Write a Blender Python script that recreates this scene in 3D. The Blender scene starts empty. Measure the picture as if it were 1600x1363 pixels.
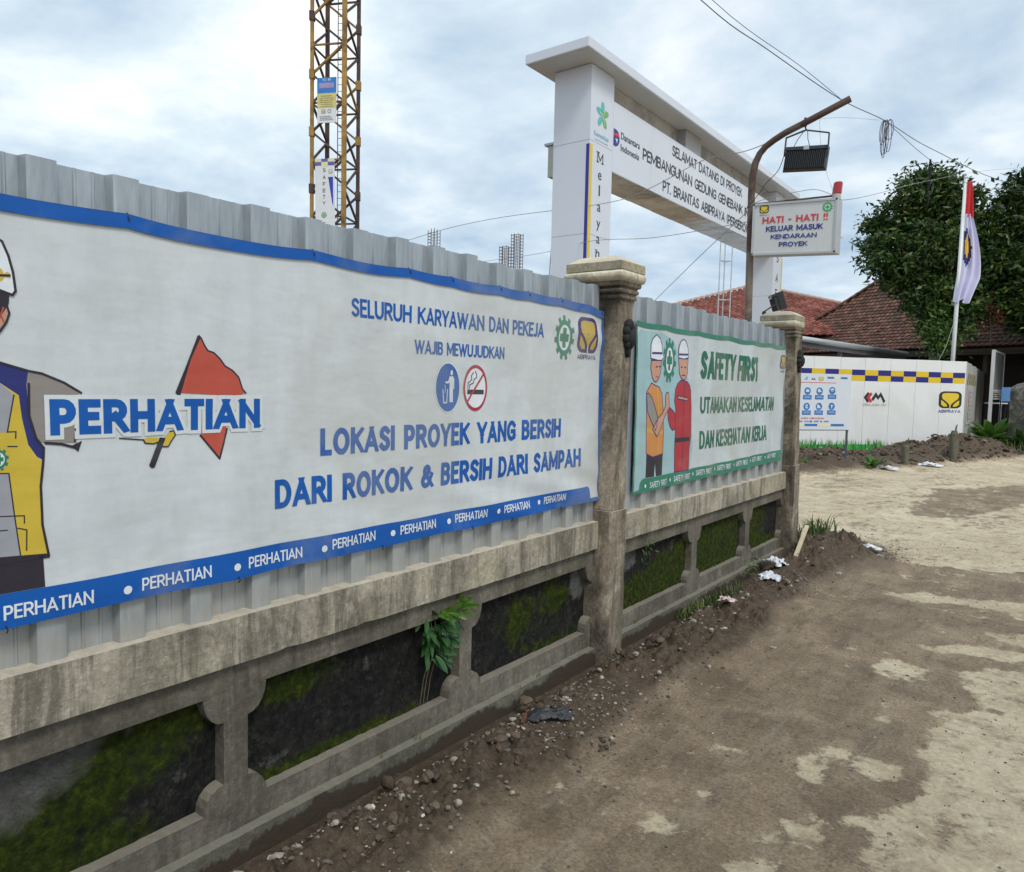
import bpy, bmesh, math, random
import numpy as np
from mathutils import Vector, Matrix
from mathutils.geometry import tessellate_polygon
random.seed(7); RNG = np.random.default_rng(7)
S = bpy.context.scene
COL = S.collection

# ------------------------------------------------------------------ camera
yaw, pit, rol = math.radians(37.08), math.radians(4.0), math.radians(1.25)
F = Vector((-math.sin(yaw)*math.cos(pit), math.cos(yaw)*math.cos(pit), -math.sin(pit)))
R0 = Vector((math.cos(yaw), math.sin(yaw), 0)); U0 = R0.cross(F)
Rv = math.cos(rol)*R0 + math.sin(rol)*U0; Uv = -math.sin(rol)*R0 + math.cos(rol)*U0
cam = bpy.data.cameras.new('camera'); camo = bpy.data.objects.new('camera', cam); COL.objects.link(camo)
m = Matrix.Identity(4)
for i in range(3):
    m[i][0] = Rv[i]; m[i][1] = Uv[i]; m[i][2] = -F[i]
m[0][3], m[1][3], m[2][3] = 0, 0, 1.6
camo.matrix_world = m
cam.sensor_width = 36; cam.lens = 1150/1600*36; cam.clip_start = .05; cam.clip_end = 2000
S.camera = camo
S.render.resolution_x = 1024; S.render.resolution_y = 872

# ------------------------------------------------------------------ world and sun
SUN_EL, SUN_AZ = math.radians(52), math.radians(118)      # azimuth measured from +Y towards +X
w = bpy.data.worlds.new('World'); S.world = w; w.use_nodes = True
nt = w.node_tree; nt.nodes.clear()
def N(t, kind, **kw):
    n = t.nodes.new(kind)
    for k, v in kw.items(): setattr(n, k, v)
    return n
def L(t, a, b): t.links.new(a, b)
out = N(nt, 'ShaderNodeOutputWorld')
sky = N(nt, 'ShaderNodeTexSky', sky_type='NISHITA'); sky.sun_disc = False
sky.sun_elevation = SUN_EL; sky.sun_rotation = SUN_AZ
bg1 = N(nt, 'ShaderNodeBackground'); bg1.inputs[1].default_value = .12; L(nt, sky.outputs[0], bg1.inputs[0])
tc = N(nt, 'ShaderNodeTexCoord'); sep = N(nt, 'ShaderNodeSeparateXYZ'); L(nt, tc.outputs['Generated'], sep.inputs[0])
zz = N(nt, 'ShaderNodeMath', operation='MAXIMUM'); L(nt, sep.outputs[2], zz.inputs[0]); zz.inputs[1].default_value = 0
za = N(nt, 'ShaderNodeMath', operation='ADD'); L(nt, zz.outputs[0], za.inputs[0]); za.inputs[1].default_value = .22
dx = N(nt, 'ShaderNodeMath', operation='DIVIDE'); L(nt, sep.outputs[0], dx.inputs[0]); L(nt, za.outputs[0], dx.inputs[1])
dy = N(nt, 'ShaderNodeMath', operation='DIVIDE'); L(nt, sep.outputs[1], dy.inputs[0]); L(nt, za.outputs[0], dy.inputs[1])
cv = N(nt, 'ShaderNodeCombineXYZ'); L(nt, dx.outputs[0], cv.inputs[0]); L(nt, dy.outputs[0], cv.inputs[1])
n1 = N(nt, 'ShaderNodeTexNoise'); n1.inputs['Scale'].default_value = 1.9; n1.inputs['Detail'].default_value = 10; n1.inputs['Roughness'].default_value = .56; n1.inputs['Distortion'].default_value = .15
L(nt, cv.outputs[0], n1.inputs['Vector'])
n2 = N(nt, 'ShaderNodeTexNoise'); n2.inputs['Scale'].default_value = .55; n2.inputs['Detail'].default_value = 4
mp2 = N(nt, 'ShaderNodeMapping'); mp2.inputs['Location'].default_value = (5.3, 2.1, 0); L(nt, cv.outputs[0], mp2.inputs[0]); L(nt, mp2.outputs[0], n2.inputs['Vector'])
r1 = N(nt, 'ShaderNodeValToRGB'); L(nt, n1.outputs[0], r1.inputs[0])
e = r1.color_ramp.elements; e[0].position = .33; e[0].color = (.40, .52, .65, 1); e[1].position = .66; e[1].color = (.92, .945, .955, 1)
x = r1.color_ramp.elements.new(.50); x.color = (.62, .72, .79, 1)
r2 = N(nt, 'ShaderNodeValToRGB'); L(nt, n2.outputs[0], r2.inputs[0])
e = r2.color_ramp.elements; e[0].position = .35; e[0].color = (.76, .81, .88, 1); e[1].position = .62; e[1].color = (1.05, 1.05, 1.04, 1)
mu = N(nt, 'ShaderNodeMix', data_type='RGBA', blend_type='MULTIPLY'); mu.inputs[0].default_value = 1
L(nt, r1.outputs[0], mu.inputs[6]); L(nt, r2.outputs[0], mu.inputs[7])
bg2 = N(nt, 'ShaderNodeBackground'); bg2.inputs[1].default_value = 1.0; L(nt, mu.outputs[2], bg2.inputs[0])
ms = N(nt, 'ShaderNodeMixShader'); ms.inputs[0].default_value = .94
L(nt, bg1.outputs[0], ms.inputs[1]); L(nt, bg2.outputs[0], ms.inputs[2]); L(nt, ms.outputs[0], out.inputs[0])
sun = bpy.data.lights.new('sun', 'SUN'); sun.energy = 1.5; sun.angle = math.radians(16); sun.color = (1, .96, .90)
suno = bpy.data.objects.new('sun', sun); COL.objects.link(suno)
sd = Vector((math.sin(SUN_AZ)*math.cos(SUN_EL), math.cos(SUN_AZ)*math.cos(SUN_EL), math.sin(SUN_EL)))
suno.rotation_euler = sd.to_track_quat('Z', 'Y').to_euler()
S.view_settings.view_transform = 'Standard'; S.view_settings.look = 'None'
S.view_settings.exposure = 0.30; S.view_settings.gamma = 1; S.view_settings.use_curve_mapping = False

# ------------------------------------------------------------------ noise
def vnoise(x, y, seed=0):
    xi = np.floor(x).astype(np.int64); yi = np.floor(y).astype(np.int64); fx = x-xi; fy = y-yi
    fx = fx*fx*(3-2*fx); fy = fy*fy*(3-2*fy)
    def h(a, b):
        n = (a*374761393 + b*668265263 + seed*1274126177) & 0xffffffff
        n = ((n ^ (n >> 13))*1274126177) & 0xffffffff
        return ((n ^ (n >> 16)) & 0xffff)/65535.0
    return (h(xi, yi)*(1-fx)+h(xi+1, yi)*fx)*(1-fy)+(h(xi, yi+1)*(1-fx)+h(xi+1, yi+1)*fx)*fy
def fbm(x, y, oct=4, seed=0, rough=.5):
    x = np.asarray(x, float); y = np.asarray(y, float); s = 0; a = 1; t = 0
    for o in range(oct):
        s = s + a*vnoise(x*2**o+17.3*o, y*2**o+5.1*o, seed+o); t += a; a *= rough
    return s/t
def sstep(a, b, x): t = np.clip((x-a)/(b-a), 0, 1); return t*t*(3-2*t)

# ------------------------------------------------------------------ materials
MATS = {}
def newmat(name):
    mt = bpy.data.materials.new(name); mt.use_nodes = True; t = mt.node_tree
    return mt, t, t.nodes['Principled BSDF']
def noise(t, scale, detail=6, rough=.6, dist=0, stretch=(1, 1, 1), coord='Object', loc=(0, 0, 0)):
    c = N(t, 'ShaderNodeTexCoord'); mp = N(t, 'ShaderNodeMapping'); mp.inputs['Scale'].default_value = stretch; mp.inputs['Location'].default_value = loc
    L(t, c.outputs[coord], mp.inputs[0]); n = N(t, 'ShaderNodeTexNoise')
    n.inputs['Scale'].default_value = scale; n.inputs['Detail'].default_value = detail; n.inputs['Roughness'].default_value = rough; n.inputs['Distortion'].default_value = dist
    L(t, mp.outputs[0], n.inputs['Vector']); return n.outputs[0]
def ramp(t, fac, stops):
    r = N(t, 'ShaderNodeValToRGB'); L(t, fac, r.inputs[0]); el = r.color_ramp.elements
    while len(el) < len(stops): el.new(.5)
    for q, (p, c) in zip(el, stops): q.position = p; q.color = (*c, 1) if len(c) == 3 else c
    return r.outputs[0]
def mix(t, fac, a, b, mode='MIX'):
    q = N(t, 'ShaderNodeMix', data_type='RGBA', blend_type=mode)
    if isinstance(fac, (int, float)): q.inputs[0].default_value = fac
    else: L(t, fac, q.inputs[0])
    for i, v in ((6, a), (7, b)):
        if isinstance(v, tuple): q.inputs[i].default_value = (*v, 1)
        else: L(t, v, q.inputs[i])
    return q.outputs[2]
def bump(t, b, h, strength, dist=.01, prev=None):
    q = N(t, 'ShaderNodeBump'); q.inputs['Strength'].default_value = strength; q.inputs['Distance'].default_value = dist
    L(t, h, q.inputs['Height'])
    if prev: L(t, prev, q.inputs['Normal'])
    L(t, q.outputs[0], b.inputs['Normal']); return q.outputs[0]
g3 = lambda v: (v, v, v)
def paint(name, col, rough=.5, metal=0, var=.25, scale=6, bscale=60, bstr=.1, stretch=(1, 1, 1), dirt=None, dirtamt=.4, spec=.5):
    """plain surface with uneven tone, a little dirt and fine relief"""
    if name in MATS: return MATS[name]
    mt, t, b = newmat(name)
    n = noise(t, scale, 7, .65, .4, stretch)
    c = ramp(t, n, [(.25, tuple(v*(1-var) for v in col)), (.75, tuple(min(1, v*(1+var)) for v in col))])
    if dirt:
        d = noise(t, scale*.45, 8, .7, .8, stretch, loc=(3, 7, 1)); dm = ramp(t, d, [(.5, g3(0)), (.72, g3(dirtamt))])
        c = mix(t, dm, c, dirt)
    L(t, c, b.inputs['Base Color']); b.inputs['Roughness'].default_value = rough; b.inputs['Metallic'].default_value = metal
    b.inputs['Specular IOR Level'].default_value = spec
    if bstr: bump(t, b, noise(t, bscale, 5, .6, 0, stretch), bstr, .01)
    MATS[name] = mt; return mt
def cloth(name, col, dirt=(.36, .36, .27)):
    """vinyl banner print: same creases on every ink because all use world-placed object coordinates"""
    if name in MATS: return MATS[name]
    mt, t, b = newmat(name)
    d = noise(t, 1.3, 5, .6, .6, (1, 1, 1), loc=(2, 0, 4)); dm = ramp(t, d, [(.46, g3(0)), (.58, g3(.55))])
    n = noise(t, 9, 6, .7, 0, (1, 1, .4))
    c = ramp(t, n, [(.3, tuple(v*.90 for v in col)), (.7, tuple(min(1, v*1.05) for v in col))])
    c = mix(t, dm, c, tuple(a*.55+b*.45 for a, b in zip(col, dirt)))
    L(t, c, b.inputs['Base Color']); b.inputs['Roughness'].default_value = .48; b.inputs['Specular IOR Level'].default_value = .35
    p = bump(t, b, noise(t, 3.4, 3, .45, .1, (1, 1.0, 1.9)), .34, .022)
    bump(t, b, noise(t, 16, 3, .5, .1, (1, .8, 1.6)), .16, .006, p)
    MATS[name] = mt; return mt
def concrete(name, light, mid, dark, streak=1.0, algae=None, speck=True, bstr=.5, wet=None):
    if name in MATS: return MATS[name]
    mt, t, b = newmat(name)
    n = noise(t, 3.2, 10, .68, .5)
    c = ramp(t, n, [(.28, dark), (.5, mid), (.68, light)])
    st = noise(t, 2.6, 10, .74, .6, (1, 3.2, .42)); sm = ramp(t, st, [(.47, g3(0)), (.60, g3(min(1, .8*streak)))])
    c = mix(t, sm, c, tuple(v*.32 for v in mid))
    if algae:
        a = noise(t, 2.3, 8, .7, .8, (1, 1, 1), loc=(9, 4, 2)); am = ramp(t, a, [(.50, g3(0)), (.70, g3(.8))]); c = mix(t, am, c, algae)
    f = noise(t, 45, 6, .75); c = mix(t, .55, c, ramp(t, f, [(.3, g3(.25)), (.55, g3(.55)), (.72, g3(.95))]), 'OVERLAY')
    if speck:
        sp = noise(t, 140, 2, .5); spm = ramp(t, sp, [(.68, g3(0)), (.74, g3(.28))]); c = mix(t, spm, c, tuple(min(1, v*1.6) for v in light))
    if wet:   # mud splash rising from the foot of the wall
        g = N(t, 'ShaderNodeNewGeometry'); sp_ = N(t, 'ShaderNodeSeparateXYZ'); L(t, g.outputs['Position'], sp_.inputs[0])
        nn = noise(t, 1.7, 8, .7, .3, (1, 1, .2)); ad = N(t, 'ShaderNodeMath', operation='MULTIPLY_ADD'); L(t, nn, ad.inputs[0]); ad.inputs[1].default_value = -.34; L(t, sp_.outputs[2], ad.inputs[2])
        wm = ramp(t, ad.outputs[0], [(0, g3(1)), (.012, g3(0))])
        ad2 = N(t, 'ShaderNodeMath', operation='ADD'); L(t, ad.outputs[0], ad2.inputs[0]); ad2.inputs[1].default_value = wet[1]
        wm = ramp(t, ad2.outputs[0], [(0, g3(1)), (.014, g3(0))]); c = mix(t, wm, c, wet[0])
    gn = N(t, 'ShaderNodeNewGeometry'); sn = N(t, 'ShaderNodeSeparateXYZ'); L(t, gn.outputs['True Normal'], sn.inputs[0])   # upward-facing faces mixed towards a paler tone
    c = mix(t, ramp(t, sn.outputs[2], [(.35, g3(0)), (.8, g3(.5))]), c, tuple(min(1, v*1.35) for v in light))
    L(t, c, b.inputs['Base Color']); b.inputs['Roughness'].default_value = .9; b.inputs['Specular IOR Level'].default_value = .25
    p = bump(t, b, f, bstr, .012); bump(t, b, noise(t, 9, 8, .7), bstr, .02, p)
    MATS[name] = mt; return mt
M_cap = concrete('weathered cast concrete', (.56, .50, .40), (.38, .34, .265), (.14, .125, .095), 1.0, (.38, .35, .22))
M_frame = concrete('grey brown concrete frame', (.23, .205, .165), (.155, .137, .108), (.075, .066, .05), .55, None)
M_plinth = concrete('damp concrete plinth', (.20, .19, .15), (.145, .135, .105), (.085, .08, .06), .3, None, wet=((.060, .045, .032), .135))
M_pillar = concrete('stained pillar plaster', (.50, .44, .34), (.26, .215, .16), (.09, .072, .052), 1.6, None)
M_capst = concrete('pale capstone plaster', (.62, .55, .43), (.42, .37, .28), (.20, .17, .12), .6, (.36, .32, .20))
M_torus = concrete('cream capital plaster', (.78, .71, .55), (.64, .57, .43), (.38, .33, .24), .5, None)
def steel():
    mt, t, b = newmat('galvanised sheet steel')
    n = noise(t, 2.4, 8, .68, .3, (1, 5, .45)); c = ramp(t, n, [(.3, (.275, .31, .335)), (.7, (.425, .465, .495))])
    s = noise(t, 60, 3, .6, 0, (1, 1, .15)); c = mix(t, .25, c, ramp(t, s, [(.3, g3(.35)), (.7, g3(.75))]), 'OVERLAY')
    g = N(t, 'ShaderNodeNewGeometry'); sp_ = N(t, 'ShaderNodeSeparateXYZ'); L(t, g.outputs['Position'], sp_.inputs[0])
    dd = ramp(t, sp_.outputs[2], [(.82, g3(.75)), (.98, g3(0))]); dn = noise(t, 12, 6, .7); dm = mix(t, 1.0, dd, ramp(t, dn, [(.35, g3(.2)), (.6, g3(1))]), 'MULTIPLY')
    c = mix(t, dm, c, (.42, .385, .32))
    L(t, c, b.inputs['Base Color']); b.inputs['Metallic'].default_value = .35; b.inputs['Roughness'].default_value = .42
    bump(t, b, noise(t, 3, 5, .6, 0, (1, 2, .6)), .35, .03); return mt
M_steel = steel()
WHITE = cloth('banner white', (.60, .635, .65)); BLUE = cloth('banner blue ink', (.002, .095, .40)); DBLUE = cloth('banner dark blue ink', (.025, .03, .16))
BWHITE = cloth('banner white ink', (.72, .76, .80)); RED = cloth('banner red ink', (.50, .085, .055)); BLACK = cloth('banner black ink', (.03, .025, .035))
YEL = cloth('banner yellow ink', (.60, .44, .05)); GREY = cloth('banner grey ink', (.33, .34, .37)); SLV = cloth('banner sleeve ink', (.27, .24, .22)); SKIN = cloth('banner skin ink', (.55, .30, .21))
GREEN = cloth('banner green ink', (.03, .20, .13)); TEAL = cloth('banner teal ink', (.33, .50, .52)); PURP = cloth('banner purple ink', (.06, .03, .15)); GOLD = cloth('banner gold ink', (.52, .36, .08))
ORNG = cloth('banner orange ink', (.58, .24, .07)); BRED = cloth('banner overall red ink', (.42, .03, .04)); W2 = cloth('second banner white', (.54, .585, .60)); DGREEN = cloth('banner dark green lettering', (.015, .14, .08))
CRIM = cloth('banner crimson ring', (.40, .03, .06))
P = paint
S_WHITE = P('sign white', (.72, .73, .75), .35, var=.05, dirt=(.5, .48, .42), dirtamt=.15, bstr=.02); S_BLACK = P('sign black', (.02, .02, .025), .4, var=.1, bstr=0)
S_RED = P('sign red', (.60, .03, .04), .4, var=.08, bstr=0); S_NAVY = P('sign navy', (.02, .025, .22), .4, var=.08, bstr=0); S_GREEN = P('sign green', (.03, .35, .09), .4, var=.08, bstr=0)
S_YEL = P('sign yellow', (.75, .55, .03), .4, var=.06, bstr=0); S_BLUE = P('sign blue', (.03, .20, .55), .4, var=.08, bstr=0); S_TEAL = P('sign teal', (.10, .50, .45), .4, var=.1, bstr=0); S_PALEY = P('sign pale yellow', (.72, .68, .38), .4, var=.06, bstr=0)
S_GREY = P('sign grey ink', (.30, .31, .33), .4, var=.1, bstr=0); S_LB = P('sign light blue ink', (.25, .50, .75), .4, var=.1, bstr=0); S_LG = P('sign leaf green', (.16, .42, .12), .4, var=.1, bstr=0)
GATEW = P('gate white cladding', (.66, .69, .76), .28, var=.04, scale=1, bscale=2, bstr=.03, dirt=(.5, .5, .5), dirtamt=.1)
GLOSS = P('gate glossy soffit', (.62, .58, .53), .05, var=.45, scale=2.6, bscale=1.0, bstr=1.0, spec=1.0, metal=.6)
IRON = P('black painted iron', (.012, .012, .013), .75, var=.3, bstr=.2); RUST = P('rusty pipe', (.085, .045, .035), .75, var=.5, scale=5, dirt=(.24, .205, .16), dirtamt=1.0, bstr=.4)
MUDGREY = P('grey metal trim', (.42, .43, .44), .4, metal=.3, var=.1)

# ------------------------------------------------------------------ mesh tools
class MB:
    def __init__(s): s.v = []; s.f = []; s.m = []; s.mats = []
    def mi(s, mt):
        if mt not in s.mats: s.mats.append(mt)
        return s.mats.index(mt)
    def add(s, vs, fs, mt):
        o = len(s.v); s.v += [tuple(q) for q in vs]; i = s.mi(mt)
        for f in fs: s.f.append(tuple(o+k for k in f)); s.m.append(i)
    def box(s, c, d, mt, rot=None):
        """centre c, full size d, rot 3x3"""
        vs = []
        for sx in (-.5, .5):
            for sy in (-.5, .5):
                for sz in (-.5, .5):
                    p = Vector((sx*d[0], sy*d[1], sz*d[2]))
                    if rot: p = rot @ p
                    vs.append(p+Vector(c))
        s.add(vs, [(0, 1, 3, 2), (4, 6, 7, 5), (0, 4, 5, 1), (2, 3, 7, 6), (0, 2, 6, 4), (1, 5, 7, 3)], mt)
    def bar(s, a, b, w, mt, h=None):
        a = Vector(a); b = Vector(b); d = b-a; q = d.to_track_quat('Z', 'Y').to_matrix()
        s.box((a+b)/2, (w, h or w, d.length), mt, q)
    def tube(s, pts, r, mt, n=8, cap=True):
        pts = [Vector(p) for p in pts]; rr = r if isinstance(r, (list, tuple)) else [r]*len(pts); vs = []; fs = []
        up = Vector((0, 0, 1)); prev = None
        for i, p in enumerate(pts):
            d = (pts[min(i+1, len(pts)-1)]-pts[max(i-1, 0)]).normalized()
            if prev is None: a = d.cross(up) if abs(d.z) < .95 else d.cross(Vector((0, 1, 0)))
            else: a = prev-d*prev.dot(d)
            a.normalize(); prev = a; b = d.cross(a)
            for k in range(n):
                t = 2*math.pi*k/n; vs.append(p+(a*math.cos(t)+b*math.sin(t))*rr[i])
        for i in range(len(pts)-1):
            for k in range(n):
                fs.append((i*n+k, i*n+(k+1) % n, (i+1)*n+(k+1) % n, (i+1)*n+k))
        if cap: fs.append(tuple(range(n))[::-1]); fs.append(tuple((len(pts)-1)*n+k for k in range(n)))
        s.add(vs, fs, mt)
    def rings(s, rings, mt, cap=True):
        """stack of equally long closed loops"""
        n = len(rings[0]); vs = [p for r in rings for p in r]; fs = []
        for i in range(len(rings)-1):
            for k in range(n): fs.append((i*n+k, i*n+(k+1) % n, (i+1)*n+(k+1) % n, (i+1)*n+k))
        if cap: fs.append(tuple(range(n))[::-1]); fs.append(tuple((len(rings)-1)*n+k for k in range(n)))
        s.add(vs, fs, mt)
    def prism(s, pts, fr, d0, d1, mt):
        """2D outline in frame fr, from depth d0 to d1"""
        n = len(pts); vs = [fr(a, b, d0) for a, b in pts]+[fr(a, b, d1) for a, b in pts]
        s.add(vs, [tuple(range(n))[::-1], tuple(range(n, 2*n))]+[(k, (k+1) % n, n+(k+1) % n, n+k) for k in range(n)], mt)
    def mesh(s, name, smooth=False):
        me = bpy.data.meshes.new(name); me.from_pydata(s.v, [], s.f)
        for q in s.mats: me.materials.append(q)
        me.polygons.foreach_set('material_index', s.m)
        if smooth: me.polygons.foreach_set('use_smooth', [True]*len(s.f))
        me.update(); return me
    def obj(s, name, parent=None, smooth=False, org=None, fix=True):
        me = s.mesh(name, smooth)
        if org is not None: me.transform(Matrix.Translation(-Vector(org)))
        if fix:
            bm = bmesh.new(); bm.from_mesh(me); bmesh.ops.recalc_face_normals(bm, faces=bm.faces); bm.to_mesh(me); bm.free()
        o = bpy.data.objects.new(name, me); COL.objects.link(o)
        if parent: o.parent = parent
        if org is not None: o.location = org
        return o
def tag(o, label=None, cat=None, group=None, kind=None):
    if label: o['label'] = label
    if cat: o['category'] = cat
    if group: o['group'] = group
    if kind: o['kind'] = kind
    return o
def thing(name, label, cat, loc=(0, 0, 0), group=None):
    o = bpy.data.objects.new(name, None); COL.objects.link(o); o.location = loc; o.empty_display_size = .1
    return tag(o, label, cat, group)
def part(mb, name, parent, smooth=False, kind=None, label=None):
    """mb is in world coordinates; parent is an (unrotated) empty or a part of one"""
    org = Vector((0, 0, 0)); q = parent
    while q: org += q.location; q = q.parent
    me = mb.mesh(name, smooth); me.transform(Matrix.Translation(-org))
    bm = bmesh.new(); bm.from_mesh(me); bmesh.ops.recalc_face_normals(bm, faces=bm.faces); bm.to_mesh(me); bm.free()
    o = bpy.data.objects.new(name, me); COL.objects.link(o); o.parent = parent
    if kind: o['kind'] = kind
    if label: o['label'] = label
    return o
def autosmooth(o, ang=35):
    bm = bmesh.new(); bm.from_mesh(o.data)
    for f in bm.faces: f.smooth = True
    for ed in bm.edges:
        if len(ed.link_faces) == 2 and ed.calc_face_angle(0) > math.radians(ang): ed.smooth = False
    bm.to_mesh(o.data); bm.free()

# ------------------------------------------------------------------ flat print: outlines, strokes, text
def frame(O, u, n, up=(0, 0, 1)):
    O = Vector(O); u = Vector(u).normalized(); n = Vector(n).normalized(); up = Vector(up)
    return lambda a, b, d=0.0: O+u*a+up*b+n*d
class Print:
    """collects flat shapes (2D) and lays them on a surface fr(a,b,depth); layer height dz"""
    def __init__(s, fr, base=.002, step=.0012, cut=None): s.fr = fr; s.base = base; s.step = step; s.cut = cut; s.mb = MB(); s.level = 0
    def tri(s, vs, fs, mt, lay):
        d = s.base+s.step*lay
        if s.cut:
            bm = bmesh.new(); bv = [bm.verts.new((a, b, 0)) for a, b in vs]
            for f in fs:
                try: bm.faces.new([bv[k] for k in f])
                except ValueError: pass
            A = [v[0] for v in vs]; B = [v[1] for v in vs]
            for ax, lo, hi in ((0, min(A), max(A)), (1, min(B), max(B))):
                q = math.floor(lo/s.cut)+1
                while q*s.cut < hi:
                    co = (q*s.cut, 0, 0) if ax == 0 else (0, q*s.cut, 0); no = (1, 0, 0) if ax == 0 else (0, 1, 0)
                    bmesh.ops.bisect_plane(bm, geom=bm.verts[:]+bm.edges[:]+bm.faces[:], dist=1e-6, plane_co=co, plane_no=no); q += 1
            bm.verts.index_update(); vs = [(v.co.x, v.co.y) for v in bm.verts]; fs = [tuple(v.index for v in f.verts) for f in bm.faces]; bm.free()
        s.mb.add([s.fr(a, b, d) for a, b in vs], fs, mt)
    def poly(s, pts, mt, lay=0, holes=()):
        loops = [[Vector((a, b, 0)) for a, b in pts]]+[[Vector((a, b, 0)) for a, b in h] for h in holes]
        fs = tessellate_polygon(loops); s.tri([(v.x, v.y) for l in loops for v in l], fs, mt, lay)
    def line(s, pts, w, mt, lay=1):
        for (a, b), (c, d) in zip(pts[:-1], pts[1:]):
            l = math.hypot(c-a, d-b)
            if l < 1e-6: continue
            nx, ny = -(d-b)/l*w/2, (c-a)/l*w/2; ex, ey = (c-a)/l*w*.3, (d-b)/l*w*.3
            s.tri([(a-ex+nx, b-ey+ny), (a-ex-nx, b-ey-ny), (c+ex-nx, d+ey-ny), (c+ex+nx, d+ey+ny)], [(0, 1, 2, 3)], mt, lay)
    def rect(s, a0, a1, b0, b1, mt, lay=0): s.poly([(a0, b0), (a1, b0), (a1, b1), (a0, b1)], mt, lay)
    def ell(s, a, b, ra, rb, mt, lay=0, n=28, ri=None):
        o = [(a+ra*math.cos(2*math.pi*k/n), b+rb*math.sin(2*math.pi*k/n)) for k in range(n)]
        if ri is None: s.poly(o, mt, lay)
        else:
            i = [(a+ra*ri*math.cos(2*math.pi*k/n), b+rb*ri*math.sin(2*math.pi*k/n)) for k in range(n)]
            s.tri(o+i, [(k, (k+1) % n, n+(k+1) % n, n+k) for k in range(n)], mt, lay)
    def text(s, st, a0, a1, b0, b1, mt, lay=1, bold=.02, shear=0, extra=0, only=None):
        h = b1-b0
        if all(ch in FONT or ch == ' ' for ch in st):
            wt = .12+bold; gap = .035+.10*wt; nat = [(.38 if ch == ' ' else FONT[ch][0]) for ch in st]
            tot = sum(nat)+gap*(len(st)-1); k = (a1-a0)/h/tot; x = 0; i = 0
            for ci, (ch, w_) in enumerate(zip(st, nat)):
                if ch != ' ' and (only is None or only[0] <= ci < only[1]):
                    for stroke in FONT[ch][1]:
                        hw = wt/2; W_ = w_*k; pts = [((hw+(W_-2*hw)*px) if W_ > 2*hw else W_/2, hw+(1-2*hw)*py) for px, py in stroke]
                        vs = thick(pts, hw+extra, extra); n = len(vs)//2
                        s.tri([(a0+(x+px+shear*py)*h, b0+py*h) for px, py in vs], [(2*q, 2*q+1, 2*q+3, 2*q+2) for q in range(n-1)], mt, lay+.12*(i % 5)); i += 1
                x += (w_+gap)*k
            return
        vs, fs, ch = glyphs(st); xs = [v[0] for v in vs]; x0, x1 = min(xs), max(xs)
        offs = [(0, 0)] if bold < .004 else [(-1, 0), (1, 0), (0, 0)]; q = bold*.9*h
        for i, (ox, oz) in enumerate(offs): s.tri([(a0+q+(v[0]-x0)/(x1-x0)*(a1-a0-2*q)+ox*q+shear*v[1]/ch*h, b0+v[1]/ch*h) for v in vs], fs, mt, lay+i*.18)
    def obj(s, name, parent, label=None): return part(s.mb, name, parent, label=label)

def thick(pts, hw, over=0):
    """mitred strip round a centre line, square ends, cut flat at cap height and baseline"""
    P_ = [Vector(pts[0])]+[Vector(b) for a, b in zip(pts[:-1], pts[1:]) if (Vector(a)-Vector(b)).length > 1e-3]; o = []
    d0 = (P_[1]-P_[0]).normalized(); d1 = (P_[-1]-P_[-2]).normalized(); P_[0] = P_[0]-d0*hw*(1.35 if abs(d0.x) > .2 and abs(d0.y) > .2 else 1); P_[-1] = P_[-1]+d1*hw*(1.35 if abs(d1.x) > .2 and abs(d1.y) > .2 else 1)
    for i, p in enumerate(P_):
        a = (p-P_[i-1]).normalized() if i else None; b = (P_[i+1]-p).normalized() if i < len(P_)-1 else None
        if a is None: n = Vector((-b.y, b.x)); l = hw
        elif b is None: n = Vector((-a.y, a.x)); l = hw
        else:
            n = (Vector((-a.y, a.x))+Vector((-b.y, b.x))); n = n.normalized() if n.length > 1e-4 else Vector((-a.y, a.x)); l = min(hw/max(.30, n.dot(Vector((-a.y, a.x)))), hw*3)
        for sg in (1, -1): q = p+n*l*sg; o.append((q.x, min(1+over, max(-over, q.y))))
    return o
def arc_(cx, cy, rx, ry, a0, a1, n=7): return [(cx+rx*math.cos(math.radians(a0+(a1-a0)*k/n)), cy+ry*math.sin(math.radians(a0+(a1-a0)*k/n))) for k in range(n+1)]
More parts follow.
